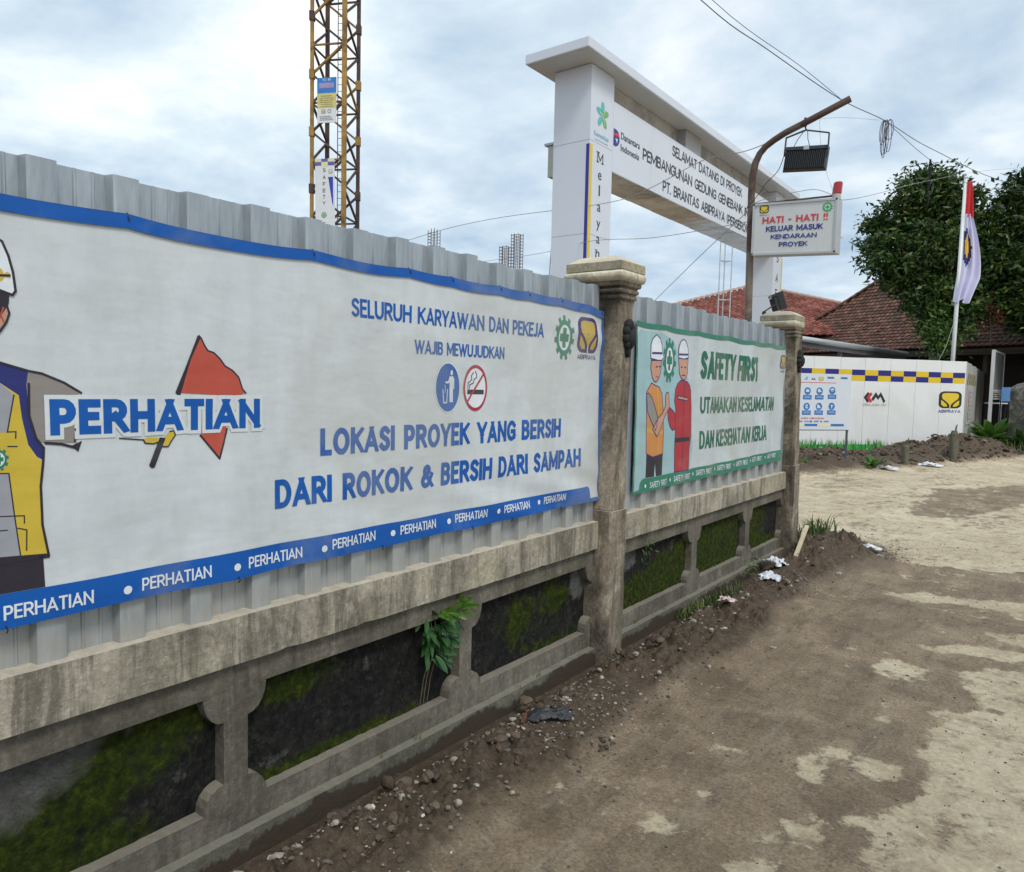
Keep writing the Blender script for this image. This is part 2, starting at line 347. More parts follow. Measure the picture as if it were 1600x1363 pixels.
FONT = {
 'A': (.70, [[(0, 0), (.5, 1)], [(.5, 1), (1, 0)], [(.22, .27), (.78, .27)]]), 'B': (.60, [[(0, 0), (0, 1)], [(0, 1), (.5, 1)]+arc_(.55, .77, .38, .23, 90, -90)+[(0, .54)], [(.1, .54), (.55, .54)]+arc_(.58, .27, .42, .27, 90, -90)+[(0, 0)]]),
 'C': (.62, [arc_(.58, .5, .58, .5, 48, 312, 14)]), 'D': (.66, [[(0, 0), (0, 1)], [(0, 1), (.4, 1)]+arc_(.42, .5, .58, .5, 90, -90, 12)+[(0, 0)]]), 'E': (.50, [[(0, 0), (0, 1)], [(0, 1), (1, 1)], [(0, .52), (.88, .52)], [(0, 0), (1, 0)]]),
 'F': (.48, [[(0, 0), (0, 1)], [(0, 1), (1, 1)], [(0, .50), (.86, .50)]]), 'G': (.68, [arc_(.56, .5, .56, .5, 45, 318, 14), [(1, .10), (1, .46), (.62, .46)]]), 'H': (.66, [[(0, 0), (0, 1)], [(1, 0), (1, 1)], [(0, .52), (1, .52)]]),
 'I': (.17, [[(.5, 0), (.5, 1)]]), 'J': (.40, [[(1, 1), (1, .28)]+arc_(.45, .28, .55, .28, 0, -120, 6)]), 'K': (.62, [[(0, 0), (0, 1)], [(.12, .47), (.95, 1)], [(.30, .60), (1, 0)]]), 'L': (.48, [[(0, 1), (0, 0), (1, 0)]]),
 'M': (.84, [[(0, 0), (0, 1)], [(1, 0), (1, 1)], [(.02, 1), (.5, .22)], [(.98, 1), (.5, .22)]]), 'N': (.68, [[(0, 0), (0, 1)], [(1, 0), (1, 1)], [(.02, 1), (.98, 0)]]), 'O': (.74, [arc_(.5, .5, .5, .5, 90, 275, 12), arc_(.5, .5, .5, .5, 270, 455, 12)]),
 'P': (.56, [[(0, 0), (0, 1)], [(0, 1), (.5, 1)]+arc_(.56, .71, .44, .29, 90, -90)+[(0, .42)]]), 'R': (.60, [[(0, 0), (0, 1)], [(0, 1), (.5, 1)]+arc_(.54, .73, .42, .27, 90, -90)+[(0, .46)], [(.50, .46), (1, 0)]]),
 'S': (.54, [arc_(.5, .76, .48, .24, 35, 205, 8)+[(.5, .52)]+arc_(.5, .25, .5, .25, 60, -145, 9)]), 'T': (.56, [[(0, 1), (1, 1)], [(.5, 1), (.5, 0)]]), 'U': (.66, [[(0, 1), (0, .36)]+arc_(.5, .36, .5, .36, 180, 360, 10)+[(1, 1)]]), 'V': (.68, [[(0, 1), (.5, 0)], [(.5, 0), (1, 1)]]),
 'W': (1.0, [[(0, 1), (.26, 0)], [(.26, 0), (.5, .95)], [(.5, .95), (.74, 0)], [(.74, 0), (1, 1)]]), 'X': (.64, [[(0, 0), (1, 1)], [(0, 1), (1, 0)]]), 'Y': (.64, [[(0, 1), (.5, .45)], [(1, 1), (.5, .45)], [(.5, .5), (.5, 0)]]), 'Z': (.58, [[(0, 1), (1, 1)], [(.95, .95), (.05, .05)], [(0, 0), (1, 0)]]),
 '&': (.74, [[(1, .0), (.22, .70)]+arc_(.42, .80, .24, .20, 205, -20, 8)+[(.16, .42)]+arc_(.36, .26, .36, .26, 130, 330, 8)+[(.94, .52)]]), '(': (.24, [arc_(1.3, .5, 1.3, .62, 128, 232, 8)]), ')': (.24, [arc_(-.3, .5, 1.3, .62, 52, -52, 8)]), '!': (.20, [[(.5, 1), (.5, .58)], [(.5, .015), (.5, 0)]]),
 '-': (.34, [[(.1, .42), (.9, .42)]]), '.': (.16, [[(.5, .04), (.5, 0)]]), ',': (.16, [[(.5, .06), (.4, -.05)]]), '#': (.62, [[(.3, 0), (.3, 1)], [(.75, 0), (.75, 1)], [(0, .66), (1, .66)], [(0, .33), (1, .33)]]), '1': (.34, [[(.1, .8), (.7, 1), (.7, 0)]])}
def line_of_words(mk, name, parent, st, bx, mt, bold, label=None):
    i = 0
    for wd in st.split(' '):
        if wd: pr = mk(); pr.text(st, *bx, mt, 1, bold, only=(i, i+len(wd))); pr.obj(name, parent, label)
        i += len(wd)+1
_gc = {}
def glyphs(st):
    k = st
    if k in _gc: return _gc[k]
    def mk(txt):
        c = bpy.data.curves.new('t', 'FONT'); c.body = txt; c.resolution_u = 4; c.fill_mode = 'FRONT'
        o = bpy.data.objects.new('t', c); COL.objects.link(o)
        dg = bpy.context.evaluated_depsgraph_get(); me = bpy.data.meshes.new_from_object(o.evaluated_get(dg))
        r = ([(v.co.x, v.co.y) for v in me.vertices], [tuple(p.vertices) for p in me.polygons])
        bpy.data.objects.remove(o); bpy.data.curves.remove(c); bpy.data.meshes.remove(me); return r
    vs, fs = mk(st); hv, _ = mk('H'); _gc[k] = (vs, fs, max(v[1] for v in hv)); return _gc[k]
def gear(p, a, b, ra, rb, mt, inner, lay=1, teeth=11):
    pts = []; r_o, r_i = 1.0, .80
    for k in range(teeth):
        t0 = math.pi/2+2*math.pi*k/teeth; h = 2*math.pi/teeth
        for dt, r in ((-.25, r_i), (-.22, r_o), (.22, r_o), (.25, r_i)): pts.append((a+ra*r*math.cos(t0+dt*h), b+rb*r*math.sin(t0+dt*h)))
    p.poly(pts, mt, lay); p.ell(a, b, ra*.57, rb*.57, inner, lay+1)
    c = .17; d = .44
    p.rect(a-ra*c, a+ra*c, b-rb*d, b+rb*d, mt, lay+2); p.rect(a-ra*d, a-ra*c, b-rb*c, b+rb*c, mt, lay+2); p.rect(a+ra*c, a+ra*d, b-rb*c, b+rb*c, mt, lay+2)
def rrect(a0, a1, b0, b1, f=.3, n=5):
    ra = (a1-a0)*f; rb = (b1-b0)*f; o = []
    for cx, cy, t in ((a1-ra, b1-rb, 0), (a0+ra, b1-rb, 90), (a0+ra, b0+rb, 180), (a1-ra, b0+rb, 270)):
        for k in range(n+1): q = math.radians(t+90*k/n); o.append((cx+ra*math.cos(q), cy+rb*math.sin(q)))
    return o
def emblem(p, a0, a1, b0, b1, dark, gold, lay=1):
    """rounded square with a heart-like cup and two leaves"""
    w_, h_ = a1-a0, b1-b0; X = lambda x: a0+w_*x; Y = lambda y: b0+h_*y
    p.poly(rrect(a0, a1, b0, b1, .25), dark, lay)
    p.poly([(X(x), Y(y)) for x, y in [(.12, .72), (.16, .86), (.30, .90), (.70, .90), (.84, .86), (.88, .72), (.84, .56), (.70, .42), (.58, .28), (.54, .20), (.46, .20), (.42, .28), (.30, .42), (.16, .56)]], gold, lay+1)
    p.poly([(X(x), Y(y)) for x, y in [(.10, .48), (.20, .40), (.34, .24), (.38, .10), (.22, .10), (.11, .22)]], gold, lay+1)
    p.poly([(X(x), Y(y)) for x, y in [(.90, .48), (.80, .40), (.66, .24), (.62, .10), (.78, .10), (.89, .22)]], gold, lay+1)
    p.rect(X(.475), X(.525), Y(-.01), Y(.20), gold if gold is not GOLD else WHITE, lay+1)

# ================================================================== SETTING: ground
def axis(*segs):
    o = []
    for a, b, st in segs: o += list(np.arange(a, b-1e-6, st))
    return np.array(o+[segs[-1][1]])
gx = axis((-400, -60, 68), (-60, -12, 6), (-12, -5.8, .5), (-5.8, -2.4, .10), (-2.4, -1.5, .016), (-1.5, .4, .026), (.4, 3, .13), (3, 12, 1), (12, 60, 6), (60, 400, 68))
gy = axis((-300, -30, 54), (-30, -2, 2), (-2, .9, .25), (.9, 8.6, .022), (8.6, 14, .07), (14, 26, .11), (26, 50, 1), (50, 600, 55))
GX, GY = np.meshgrid(gx, gy)
def inpoly(X, Y, pts):
    r = np.zeros(X.shape, bool); n = len(pts); j = n-1
    for i in range(n):
        xi, yi = pts[i]; xj, yj = pts[j]
        if yi != yj: r ^= ((yi > Y) != (yj > Y)) & (X < (xj-xi)*(Y-yi)/(yj-yi)+xi)
        j = i
    return r
H0 = Vector((-5.60, 19.85, 0)); HU = Vector((.60808, .79388, 0)); HN = Vector((.79388, -.60808, 0))   # hoarding foot line
def mound_h(X, Y):
    # distance in front of the hoarding and position along it
    a = (X-H0.x)*HU.x+(Y-H0.y)*HU.y; dd = (X-H0.x)*HN.x+(Y-H0.y)*HN.y
    ed = 3.9-.32*a                        # width of the soil strip: tapers to the right corner
    ed = np.clip(ed, 1.7, 6)
    prof = sstep(ed, ed-.9, dd)*sstep(-.8, .5, dd)*sstep(6.3, 5.3, a)
    h = .0+.05*sstep(.5, 1.5, dd)+.34*np.exp(-((a-4.0)/1.5)**2-((dd-1.1)/.9)**2)+.10*np.exp(-((a-2.6)/.7)**2-((dd-1.7)/.6)**2)+.06*np.exp(-((a-5.2)/.5)**2-((dd-.5)/.6)**2)
    return prof*h, prof
def wallmud(X, Y):
    d = X+2.10
    wob = .30+.28*fbm(Y*1.1, Y*0, 3, 31)+.10*fbm(Y*5, X*5, 2, 32)
    on = sstep(wob+.13, wob-.15, d)*sstep(-.5, -.1, d+.0)*sstep(8.3, 7.9, Y)
    p2 = np.exp(-((X+1.80)/.45)**2-((Y-7.55)/.65)**2)
    return on, p2
on, p2 = wallmud(GX, GY); mh, mp = mound_h(GX, GY)
near = sstep(30, 12, np.abs(GX))*sstep(45, 26, GY)
rid = 1-np.abs(2*fbm(GX*9, GY*9, 4, 3)-1)
clod = np.clip(fbm(GX*17, GY*17, 4, 8, .6)-.46, 0, 1)
Z = .010*fbm(GX*1.3, GY*1.3, 3, 1)*near
dw = np.clip(GX+2.10, 0, 9); ramp_ = .05+.95*sstep(.02, .24, dw)
Z += on*ramp_*(.004+.05*fbm(GX*3, GY*3, 3, 5)**1.6+.26*clod*sstep(.36, .56, fbm(GX*2.2, GY*2.2, 2, 15))+.034*rid)-.035*sstep(.16, .0, dw)*on
Z += np.clip(p2, 0, 1)*(.10+.14*clod+.03*rid)
clod2 = np.clip(fbm(GX*3.6, GY*3.6, 4, 9)-.42, 0, 1)
Z += mh*(.75+.7*fbm(GX*2.5, GY*2.5, 3, 4))+mp*.50*clod2*sstep(.0, .7, (GX-H0.x)*HN.x+(GY-H0.y)*HN.y)
Z += .004*(fbm(GX*22, GY*22, 3, 12)-.5)*near
for rx_, rw_ in ((-1.25, .10), (-.95, .08), (.15, .11)):   # faint wheel ruts with lug marks
    c_ = GX-(rx_+.10*np.sin(GY*.5)+.05*(fbm(GY*.8, GY*0, 2, 61)-.5)); pr_ = np.exp(-(c_/rw_)**2)
    Z -= near*pr_*(.006+.004*np.sin(GY*70+np.abs(c_)*60)*sstep(.42, .6, fbm(GX*1.5, GY*1.2, 2, 62))); Z += near*.006*np.exp(-((np.abs(c_)-rw_*1.5)/.035)**2)*fbm(GX*9, GY*5, 3, 63)
POL = dict(A=[(-0.429, 2.573), (-0.498, 3.09), (-0.39, 3.264), (-0.408, 3.645), (-0.443, 4.106), (-0.287, 4.33), (-0.091, 4.4), (3, 5.5), (3, 1.2), (-.30, 1.2)], A2=[(-0.802, 2.503), (-0.802, 2.692), (-0.717, 2.796), (-0.605, 2.852), (-0.503, 3.002), (-0.479, 2.879), (-0.597, 2.771), (-0.61, 2.652), (-0.714, 2.592)], A3=[(-0.856, 2.331), (-0.772, 2.464), (-0.683, 2.423), (-0.673, 2.356), (-0.828, 2.231)],
 C=[(-0.878, 3.293), (-0.754, 3.415), (-0.657, 3.521), (-0.513, 3.435), (-0.463, 3.393), (-0.533, 3.277), (-0.642, 3.271), (-0.711, 3.238), (-0.781, 3.045)], D=[(-0.854, 4.711), (-0.741, 4.854), (-0.537, 4.77), (-0.582, 4.576), (-0.708, 4.47), (-0.804, 4.544)], B=[(-0.427, 4.863), (-0.272, 5.07), (3, 6.2), (3, 5.0), (-0.224, 4.406), (-0.366, 4.568)],
 S1=[(-1.117, 2.704), (-1.078, 2.755), (-0.993, 2.756), (-1.012, 2.691), (-1.072, 2.662)], S2=[(-1.16, 2.375), (-1.132, 2.462), (-1.039, 2.512), (-1.035, 2.419), (-1.124, 2.342)], S3=[(-1.228, 3.117), (-1.183, 3.193), (-1.089, 3.138), (-1.095, 3.078), (-1.177, 3.028)],
 E=[(-1.099, 6.417), (-0.925, 6.619), (-0.621, 6.686), (-0.193, 6.836), (2, 7.4), (2, 7.1), (-0.573, 6.427), (-0.856, 6.309)], F=[(-0.69, 5.197), (-0.549, 5.341), (-0.299, 5.457), (2, 6.1), (2, 5.95), (-0.445, 5.189)], H=[(-0.498, 4.153), (-0.436, 4.277), (-0.362, 4.315), (-0.381, 4.167), (-0.465, 4.065)],
 I=[(-0.372, 6.467), (-0.184, 6.682), (1.5, 7.2), (1.5, 6.8), (-0.169, 6.3)], K=[(-0.322, 5.772), (-0.189, 5.945), (1.5, 6.4), (1.5, 6.2), (-0.243, 5.641)], M=[(-0.693, 3.898), (-0.586, 3.941), (-0.589, 3.873), (-0.665, 3.831)], N2=[(-1.075, 4.889), (-0.964, 4.984), (-0.957, 4.865), (-1.038, 4.811)],
 G=[(-12, 12), (-4.265, 14.9), (-1.959, 22.724), (0.509, 27.745), (9, 27), (9, 9.4), (0.222, 8.479), (-0.236, 7.917), (-0.704, 7.707), (-0.869, 7.811), (-1.359, 7.531), (-1.623, 7.711), (-2.1, 8.0), (-12, 9)])
STR = [(-1.726, 14.058), (-0.563, 15.82), (2, 18), (2, 14), (-0.448, 13.04), (-1.035, 10.925), (-1.578, 10.653), (-1.608, 11.894)]
mud = np.ones(GX.shape); fw = 1+2.2*sstep(7, 9, GY); wx = GX+.085*fw*(fbm(GX*7, GY*7, 5, 41, .65)-.5)*2; wy = GY+.11*fw*(fbm(GX*7, GY*7, 5, 42, .65)-.5)*2
for k, pl in POL.items(): mud[inpoly(wx, wy, pl)] = 0.0
st = inpoly(wx, wy, STR); mud[st] = .62
for _ in range(2):
    mud[1:-1, 1:-1] = (mud[:-2, 1:-1]+mud[2:, 1:-1]+mud[1:-1, :-2]+mud[1:-1, 2:]+mud[1:-1, 1:-1]*2)/6
track = fbm(GX*1.1+GY*.25, GY*.35, 4, 21); fine = fbm(GX*5, GY*3.2, 4, 23)
mud = mud+.9*(track-.5)+1.0*(fine-.5)+1.25*(fbm(GX*15, GY*13, 4, 24)-.5)
mud = np.where(GY > 8.3, mud+.25*(fbm(GX*2+GY, GY*.9, 4, 25)-.55), mud)
soil = np.clip(on*1.15+p2*1.3+mp, 0, 1)
mud = np.maximum(mud, soil*1.6)
Z = np.where((mud > .4), Z+.006*sstep(.4, .8, mud)*near, Z)
me = bpy.data.meshes.new('ground'); ny, nx = GX.shape
me.from_pydata(np.stack([GX, GY, Z], -1).reshape(-1, 3).tolist(), [], [(j*nx+i, j*nx+i+1, (j+1)*nx+i+1, (j+1)*nx+i) for j in range(ny-1) for i in range(nx-1)])
for nm, arr in (('mud', mud), ('soil', soil)):
    a = me.attributes.new(nm, 'FLOAT', 'POINT'); a.data.foreach_set('value', arr.reshape(-1).astype(np.float32))
me.polygons.foreach_set('use_smooth', [True]*len(me.polygons))
mt, t, b = newmat('muddy concrete road')
at = N(t, 'ShaderNodeAttribute', attribute_name='mud'); a2 = N(t, 'ShaderNodeAttribute', attribute_name='soil')
nf = noise(t, 16, 9, .72, .4); nn = N(t, 'ShaderNodeMath', operation='MULTIPLY_ADD'); L(t, nf, nn.inputs[0]); nn.inputs[1].default_value = 2.6; L(t, at.outputs['Fac'], nn.inputs[2]); nf2 = noise(t, 75, 6, .7); nnb = N(t, 'ShaderNodeMath', operation='MULTIPLY_ADD'); L(t, nf2, nnb.inputs[0]); nnb.inputs[1].default_value = .8; L(t, nn.outputs[0], nnb.inputs[2]); nn = N(t, 'ShaderNodeMath', operation='MULTIPLY'); L(t, nnb.outputs[0], nn.inputs[0]); nn.inputs[1].default_value = .35
mm = ramp(t, nn.outputs[0], [(.700, g3(0)), (.728, g3(.5)), (.775, g3(.95))]); mm2 = ramp(t, nn.outputs[0], [(.60, g3(0)), (.725, g3(1))])
big = noise(t, .9, 8, .65, .5); conc = ramp(t, big, [(.3, (.52, .425, .285)), (.55, (.66, .555, .385)), (.75, (.74, .635, .46))])
gr = noise(t, 38, 8, .75); conc = mix(t, .55, conc, ramp(t, gr, [(.32, g3(.28)), (.5, g3(.5)), (.7, g3(.8))]), 'OVERLAY')
stn = noise(t, 4.5, 10, .75, .6); conc = mix(t, ramp(t, stn, [(.50, g3(0)), (.66, g3(.65))]), conc, (.30, .22, .14))
mb_ = noise(t, 2.4, 9, .7, .6); mudc = ramp(t, mb_, [(.28, (.135, .093, .058)), (.48, (.245, .18, .118)), (.70, (.41, .315, .215))])
sm_ = noise(t, 3.2, 9, .7, .5, (2.6, .55, 1)); mudc = mix(t, ramp(t, sm_, [(.50, g3(0)), (.64, g3(.55))]), mudc, (.34, .275, .20)); sm2 = noise(t, 5, 9, .72, .5, (2.2, .6, 1), loc=(7, 3, 0)); mudc = mix(t, ramp(t, sm2, [(.52, g3(0)), (.66, g3(.6))]), mudc, (.12, .088, .06))
mg = noise(t, 70, 9, .8); mudc = mix(t, .8, mudc, ramp(t, mg, [(.33, g3(.15)), (.5, g3(.5)), (.68, g3(.88))]), 'OVERLAY')
grt = noise(t, 150, 2, .5); mudc = mix(t, ramp(t, grt, [(.68, g3(0)), (.73, g3(.55))]), mudc, (.40, .34, .26))
sg = noise(t, 26, 8, .75, .3); soilc = ramp(t, sg, [(.3, (.032, .022, .014)), (.50, (.088, .061, .040)), (.74, (.19, .14, .095))])
c = mix(t, mm2, conc, mix(t, .35, conc, (.20, .15, .10))); c = mix(t, mm, c, mudc); sf = ramp(t, a2.outputs['Fac'], [(.1, g3(0)), (.7, g3(.9))]); c = mix(t, sf, c, soilc)
L(t, c, b.inputs['Base Color'])
rr = ramp(t, mb_, [(.35, g3(.55)), (.6, g3(.85))]); rg = mix(t, mm, g3(.85), rr); L(t, rg, b.inputs['Roughness']); b.inputs['Specular IOR Level'].default_value = .3
p = bump(t, b, nn.outputs[0], .4, .03); p = bump(t, b, mg, .8, .014, p); bump(t, b, noise(t, 9, 10, .75, .5), .7, .03, p)
me.materials.append(mt); M_ground = mt
go = bpy.data.objects.new('ground', me); COL.objects.link(go); tag(go, kind='structure')
def gz(x, y):
    i = int(np.clip(np.searchsorted(gx, x), 1, nx-1)); j = int(np.clip(np.searchsorted(gy, y), 1, ny-1)); return float(max(Z[j, i], Z[j-1, i-1]))

# ================================================================== boundary wall
WY0, WY1 = -2.0, 7.25
def rough_beam(mb, y0, y1, x0, x1, z0, z1, mt, amp=.004, step=.04, seed=0, chips=.012):
    """long concrete member with uneven arrises: ring of points swept along y"""
    ys = np.arange(y0, y1+1e-6, step); rings = []
    cs = [(x0, z0), (x1, z0), (x1, z0+(z1-z0)*.35), (x1, z0+(z1-z0)*.7), (x1, z1), ((x0+x1)/2, z1+.004), (x0, z1)]
    for y in ys:
        r = []
        for k, (a, c) in enumerate(cs):
            if k == 0 or k == 6: r.append((a, y, c)); continue
            j = (fbm(np.array([y*2.2+k*9.]), np.array([k*3.3+seed]), 2, seed+k)[0]-.5)*1.2*amp
            ch = max(0, fbm(np.array([y*11.]), np.array([k*7.7+seed]), 3, seed+50)[0]-.66)*chips*4 if k in (1, 4) else 0
            r.append((a+j-ch, y, c+(fbm(np.array([y*6.]), np.array([k*5.1]), 3, seed+20+k)[0]-.5)*.9*amp-(ch if k == 4 else -ch)))
        rings.append(r)
    mb.rings(rings, mt)
wall = thing('boundary_wall', 'low weathered concrete wall with mossy sunken panels below the sheet metal fence', 'wall', (-2.2, 3.7, 0))
SEC = [(WY0, 3.67), (3.84, WY1)]
for i, (a, c) in enumerate(SEC):
    mb = MB(); rough_beam(mb, a, c, -2.44, -2.13, .663, .822, M_cap, .0022, .03, 3+i, .007); o = part(mb, 'cap_beam', wall); autosmooth(o, 40)
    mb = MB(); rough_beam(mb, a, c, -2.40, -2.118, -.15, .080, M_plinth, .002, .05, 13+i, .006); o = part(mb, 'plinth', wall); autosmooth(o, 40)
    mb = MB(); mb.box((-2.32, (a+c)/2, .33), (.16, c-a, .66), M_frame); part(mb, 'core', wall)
BAYS = [(-2.0, -1.22), (-1.12, -.04), (.10, 1.316), (1.405, 2.495), (2.578, 3.69), (3.86, 5.08), (5.18, 6.21), (6.31, 7.36)]
def opening(a, c):
    e = .072; h = .10; zt, zb = .566, .175; o = []
    def arc(cx, cz, s0, s1, t0, t1): return [(cx+s0*math.cos(math.radians(q)), cz+s1*math.sin(math.radians(q))) for q in np.linspace(t0, t1, 6)]
    o += arc(a, zb, e, h*.8, 90, 0); o += arc(c, zb, e, h*.8, 180, 90)
    o += [(x_, z_) for x_, z_ in arc(c, zt, e, h, 270, 180)]; o += arc(a, zt, e, h, 0, -90)
    return o
frW = frame((-2.16, 0, 0), (0, 1, 0), (1, 0, 0))
for i, (lo, hi, bays) in enumerate([(WY0, 3.67, BAYS[:5]), (3.84, WY1, BAYS[5:])]):
    mb = MB(); holes = [opening(max(a, lo+.01), min(c, hi-.01)) for a, c in bays]
    outer = [(lo, .075), (hi, .075), (hi, .664), (lo, .664)]
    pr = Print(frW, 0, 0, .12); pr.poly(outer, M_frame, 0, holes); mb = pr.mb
    mb.v = [(v[0]+(fbm(np.array([v[1]*5]), np.array([v[2]*5]), 2, 77)[0]-.5)*.006, v[1], v[2]) for v in mb.v]
    for h in holes:
        n = len(h); vs = [frW(a, c, .001) for a, c in h]+[frW(a, c, -.06) for a, c in h]
        mb.add(vs, [(k, (k+1) % n, n+(k+1) % n, n+k) for k in range(n)], M_frame)
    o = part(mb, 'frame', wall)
# moss panels
mt, t, b = newmat('mossy dark panel'); am = N(t, 'ShaderNodeAttribute', attribute_name='moss'); ad = N(t, 'ShaderNodeAttribute', attribute_name='pale')
nb = noise(t, 30, 9, .8); nb2 = noise(t, 7, 8, .7, .5)
def addm(t, a, bsock, k):
    q = N(t, 'ShaderNodeMath', operation='MULTIPLY_ADD'); L(t, bsock, q.inputs[0]); q.inputs[1].default_value = k; L(t, a, q.inputs[2]); return q.outputs[0]
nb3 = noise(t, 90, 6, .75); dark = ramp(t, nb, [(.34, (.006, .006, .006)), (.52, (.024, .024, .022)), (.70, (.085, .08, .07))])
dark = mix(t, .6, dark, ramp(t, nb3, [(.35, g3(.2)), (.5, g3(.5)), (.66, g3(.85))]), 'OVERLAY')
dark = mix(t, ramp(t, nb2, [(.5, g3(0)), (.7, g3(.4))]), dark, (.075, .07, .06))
pale = ramp(t, nb, [(.3, (.08, .08, .07)), (.5, (.15, .15, .135)), (.75, (.27, .27, .25))])
green = ramp(t, nb, [(.33, (.010, .015, .003)), (.50, (.034, .050, .005)), (.70, (.115, .142, .012))])
c = mix(t, ramp(t, addm(t, ad.outputs['Fac'], nb, .5), [(.66, g3(0)), (.80, g3(1))]), dark, pale)
c = mix(t, ramp(t, addm(t, addm(t, am.outputs['Fac'], nb, .55), nb2, .25), [(.62, g3(0)), (1.0, g3(1))]), c, green)
L(t, c, b.inputs['Base Color']); b.inputs['Roughness'].default_value = .95; b.inputs['Specular IOR Level'].default_value = .2
q = bump(t, b, nb, 1, .03); q = bump(t, b, nb3, .8, .008, q); bump(t, b, nb2, .8, .04, q); M_moss = mt
def blob(A, B, a, b_, ra, rb): return np.exp(-((A-a)/ra)**2-((B-b_)/rb)**2)
def moss_field(i, A, B):
    u_ = A; n_ = fbm(A*7, B*9, 4, 60+i); m_ = 0*A; p_ = 0*A
    if i <= 2:   # diagonal growth, pale concrete on the upper left
        d = (B-.20)-(.36*(u_-.62)/.62); m_ = np.exp(-(d/.13)**2)*1.0+.8*blob(A, B, .85, .20, .35, .06)+.6*blob(A, B, 1.2, .5, .15, .1)
        p_ = sstep(.02, .14, d)*1.0+.35*blob(A, B, 1.17+.05*(fbm(A*9, B*9, 3, 33)-.5), .31, .13, .11)*(.4+1.2*fbm(A*12, B*14, 4, 34))
    elif i == 3: m_ = .95*blob(A, B, 1.62, .50, .22, .07)+.95*sstep(.245, .18, B)*sstep(2.45, 2.1, A)+.35*blob(A, B, 1.45, .33, .1, .12); p_ = .75*blob(A, B, 1.98, .45, .05, .09)+.55*blob(A, B, 1.55, .24, .12, .05)
    elif i == 4: m_ = 1.1*blob(A, B, 2.98, .42, .17, .11)+1.0*blob(A, B, 3.35, .42, .14, .13)+.8*sstep(.25, .19, B)*sstep(3.0, 3.2, A)+.5*blob(A, B, 3.0, .26, .2, .08); p_ = .8*blob(A, B, 3.58, .47, .14, .15)+.3*blob(A, B, 2.8, .5, .1, .05)
    elif i == 5: d = B-(.25+.25*(A-3.9)/1.1); m_ = 1.1*sstep(.10, -.06, d); p_ = .9*blob(A, B, 4.15, .5, .25, .10)+.5*blob(A, B, 4.85, .48, .08, .10)
    elif i == 6: m_ = 1.0+0*A; m_ *= sstep(6.25, 6.05, A); p_ = .2*blob(A, B, 6.2, .4, .1, .1)
    else: m_ = .95*sstep(7.1, 6.6, A)+.75*sstep(.28, .2, B); p_ = .4*blob(A, B, 7.2, .4, .15, .2)
    m_ = m_*(.15+1.35*n_)*(.25+1.35*fbm(A*26, B*14, 4, 70+i, .65)); return np.clip(m_, 0, 1.2), np.clip(p_*(.5+.8*fbm(A*6, B*6, 3, 80+i)), 0, 1.2)
for i, (a, c) in enumerate(BAYS):
    a2_, c2_ = max(a, -1.99 if i == 0 else a)-.012, c+.012
    if i == 4: c2_ = 3.69
    if i == 5: a2_ = 3.85
    A, B = np.meshgrid(np.linspace(a2_, c2_, 90), np.linspace(.155, .585, 36))
    if i < 2: mo, pa = moss_field(2, A+1.2*(2-i), B)
    else: mo, pa = moss_field(i, A, B)
    X = -2.215+.016*np.clip(mo, 0, 1)*(fbm(A*30, B*30, 3, 5))+.006*fbm(A*6, B*6, 3, 6)
    me = bpy.data.meshes.new('moss_panel'); nx_ = 90
    me.from_pydata(np.stack([X+2.2, A-3.7, B], -1).reshape(-1, 3).tolist(), [], [(j*nx_+k, j*nx_+k+1, (j+1)*nx_+k+1, (j+1)*nx_+k) for j in range(35) for k in range(89)])
    for nm, arr in (('moss', mo), ('pale', pa)):
        q = me.attributes.new(nm, 'FLOAT', 'POINT'); q.data.foreach_set('value', arr.reshape(-1).astype(np.float32))
    me.materials.append(M_moss); me.polygons.foreach_set('use_smooth', [True]*len(me.polygons))
    o = bpy.data.objects.new('moss_panel', me); COL.objects.link(o); o.parent = wall

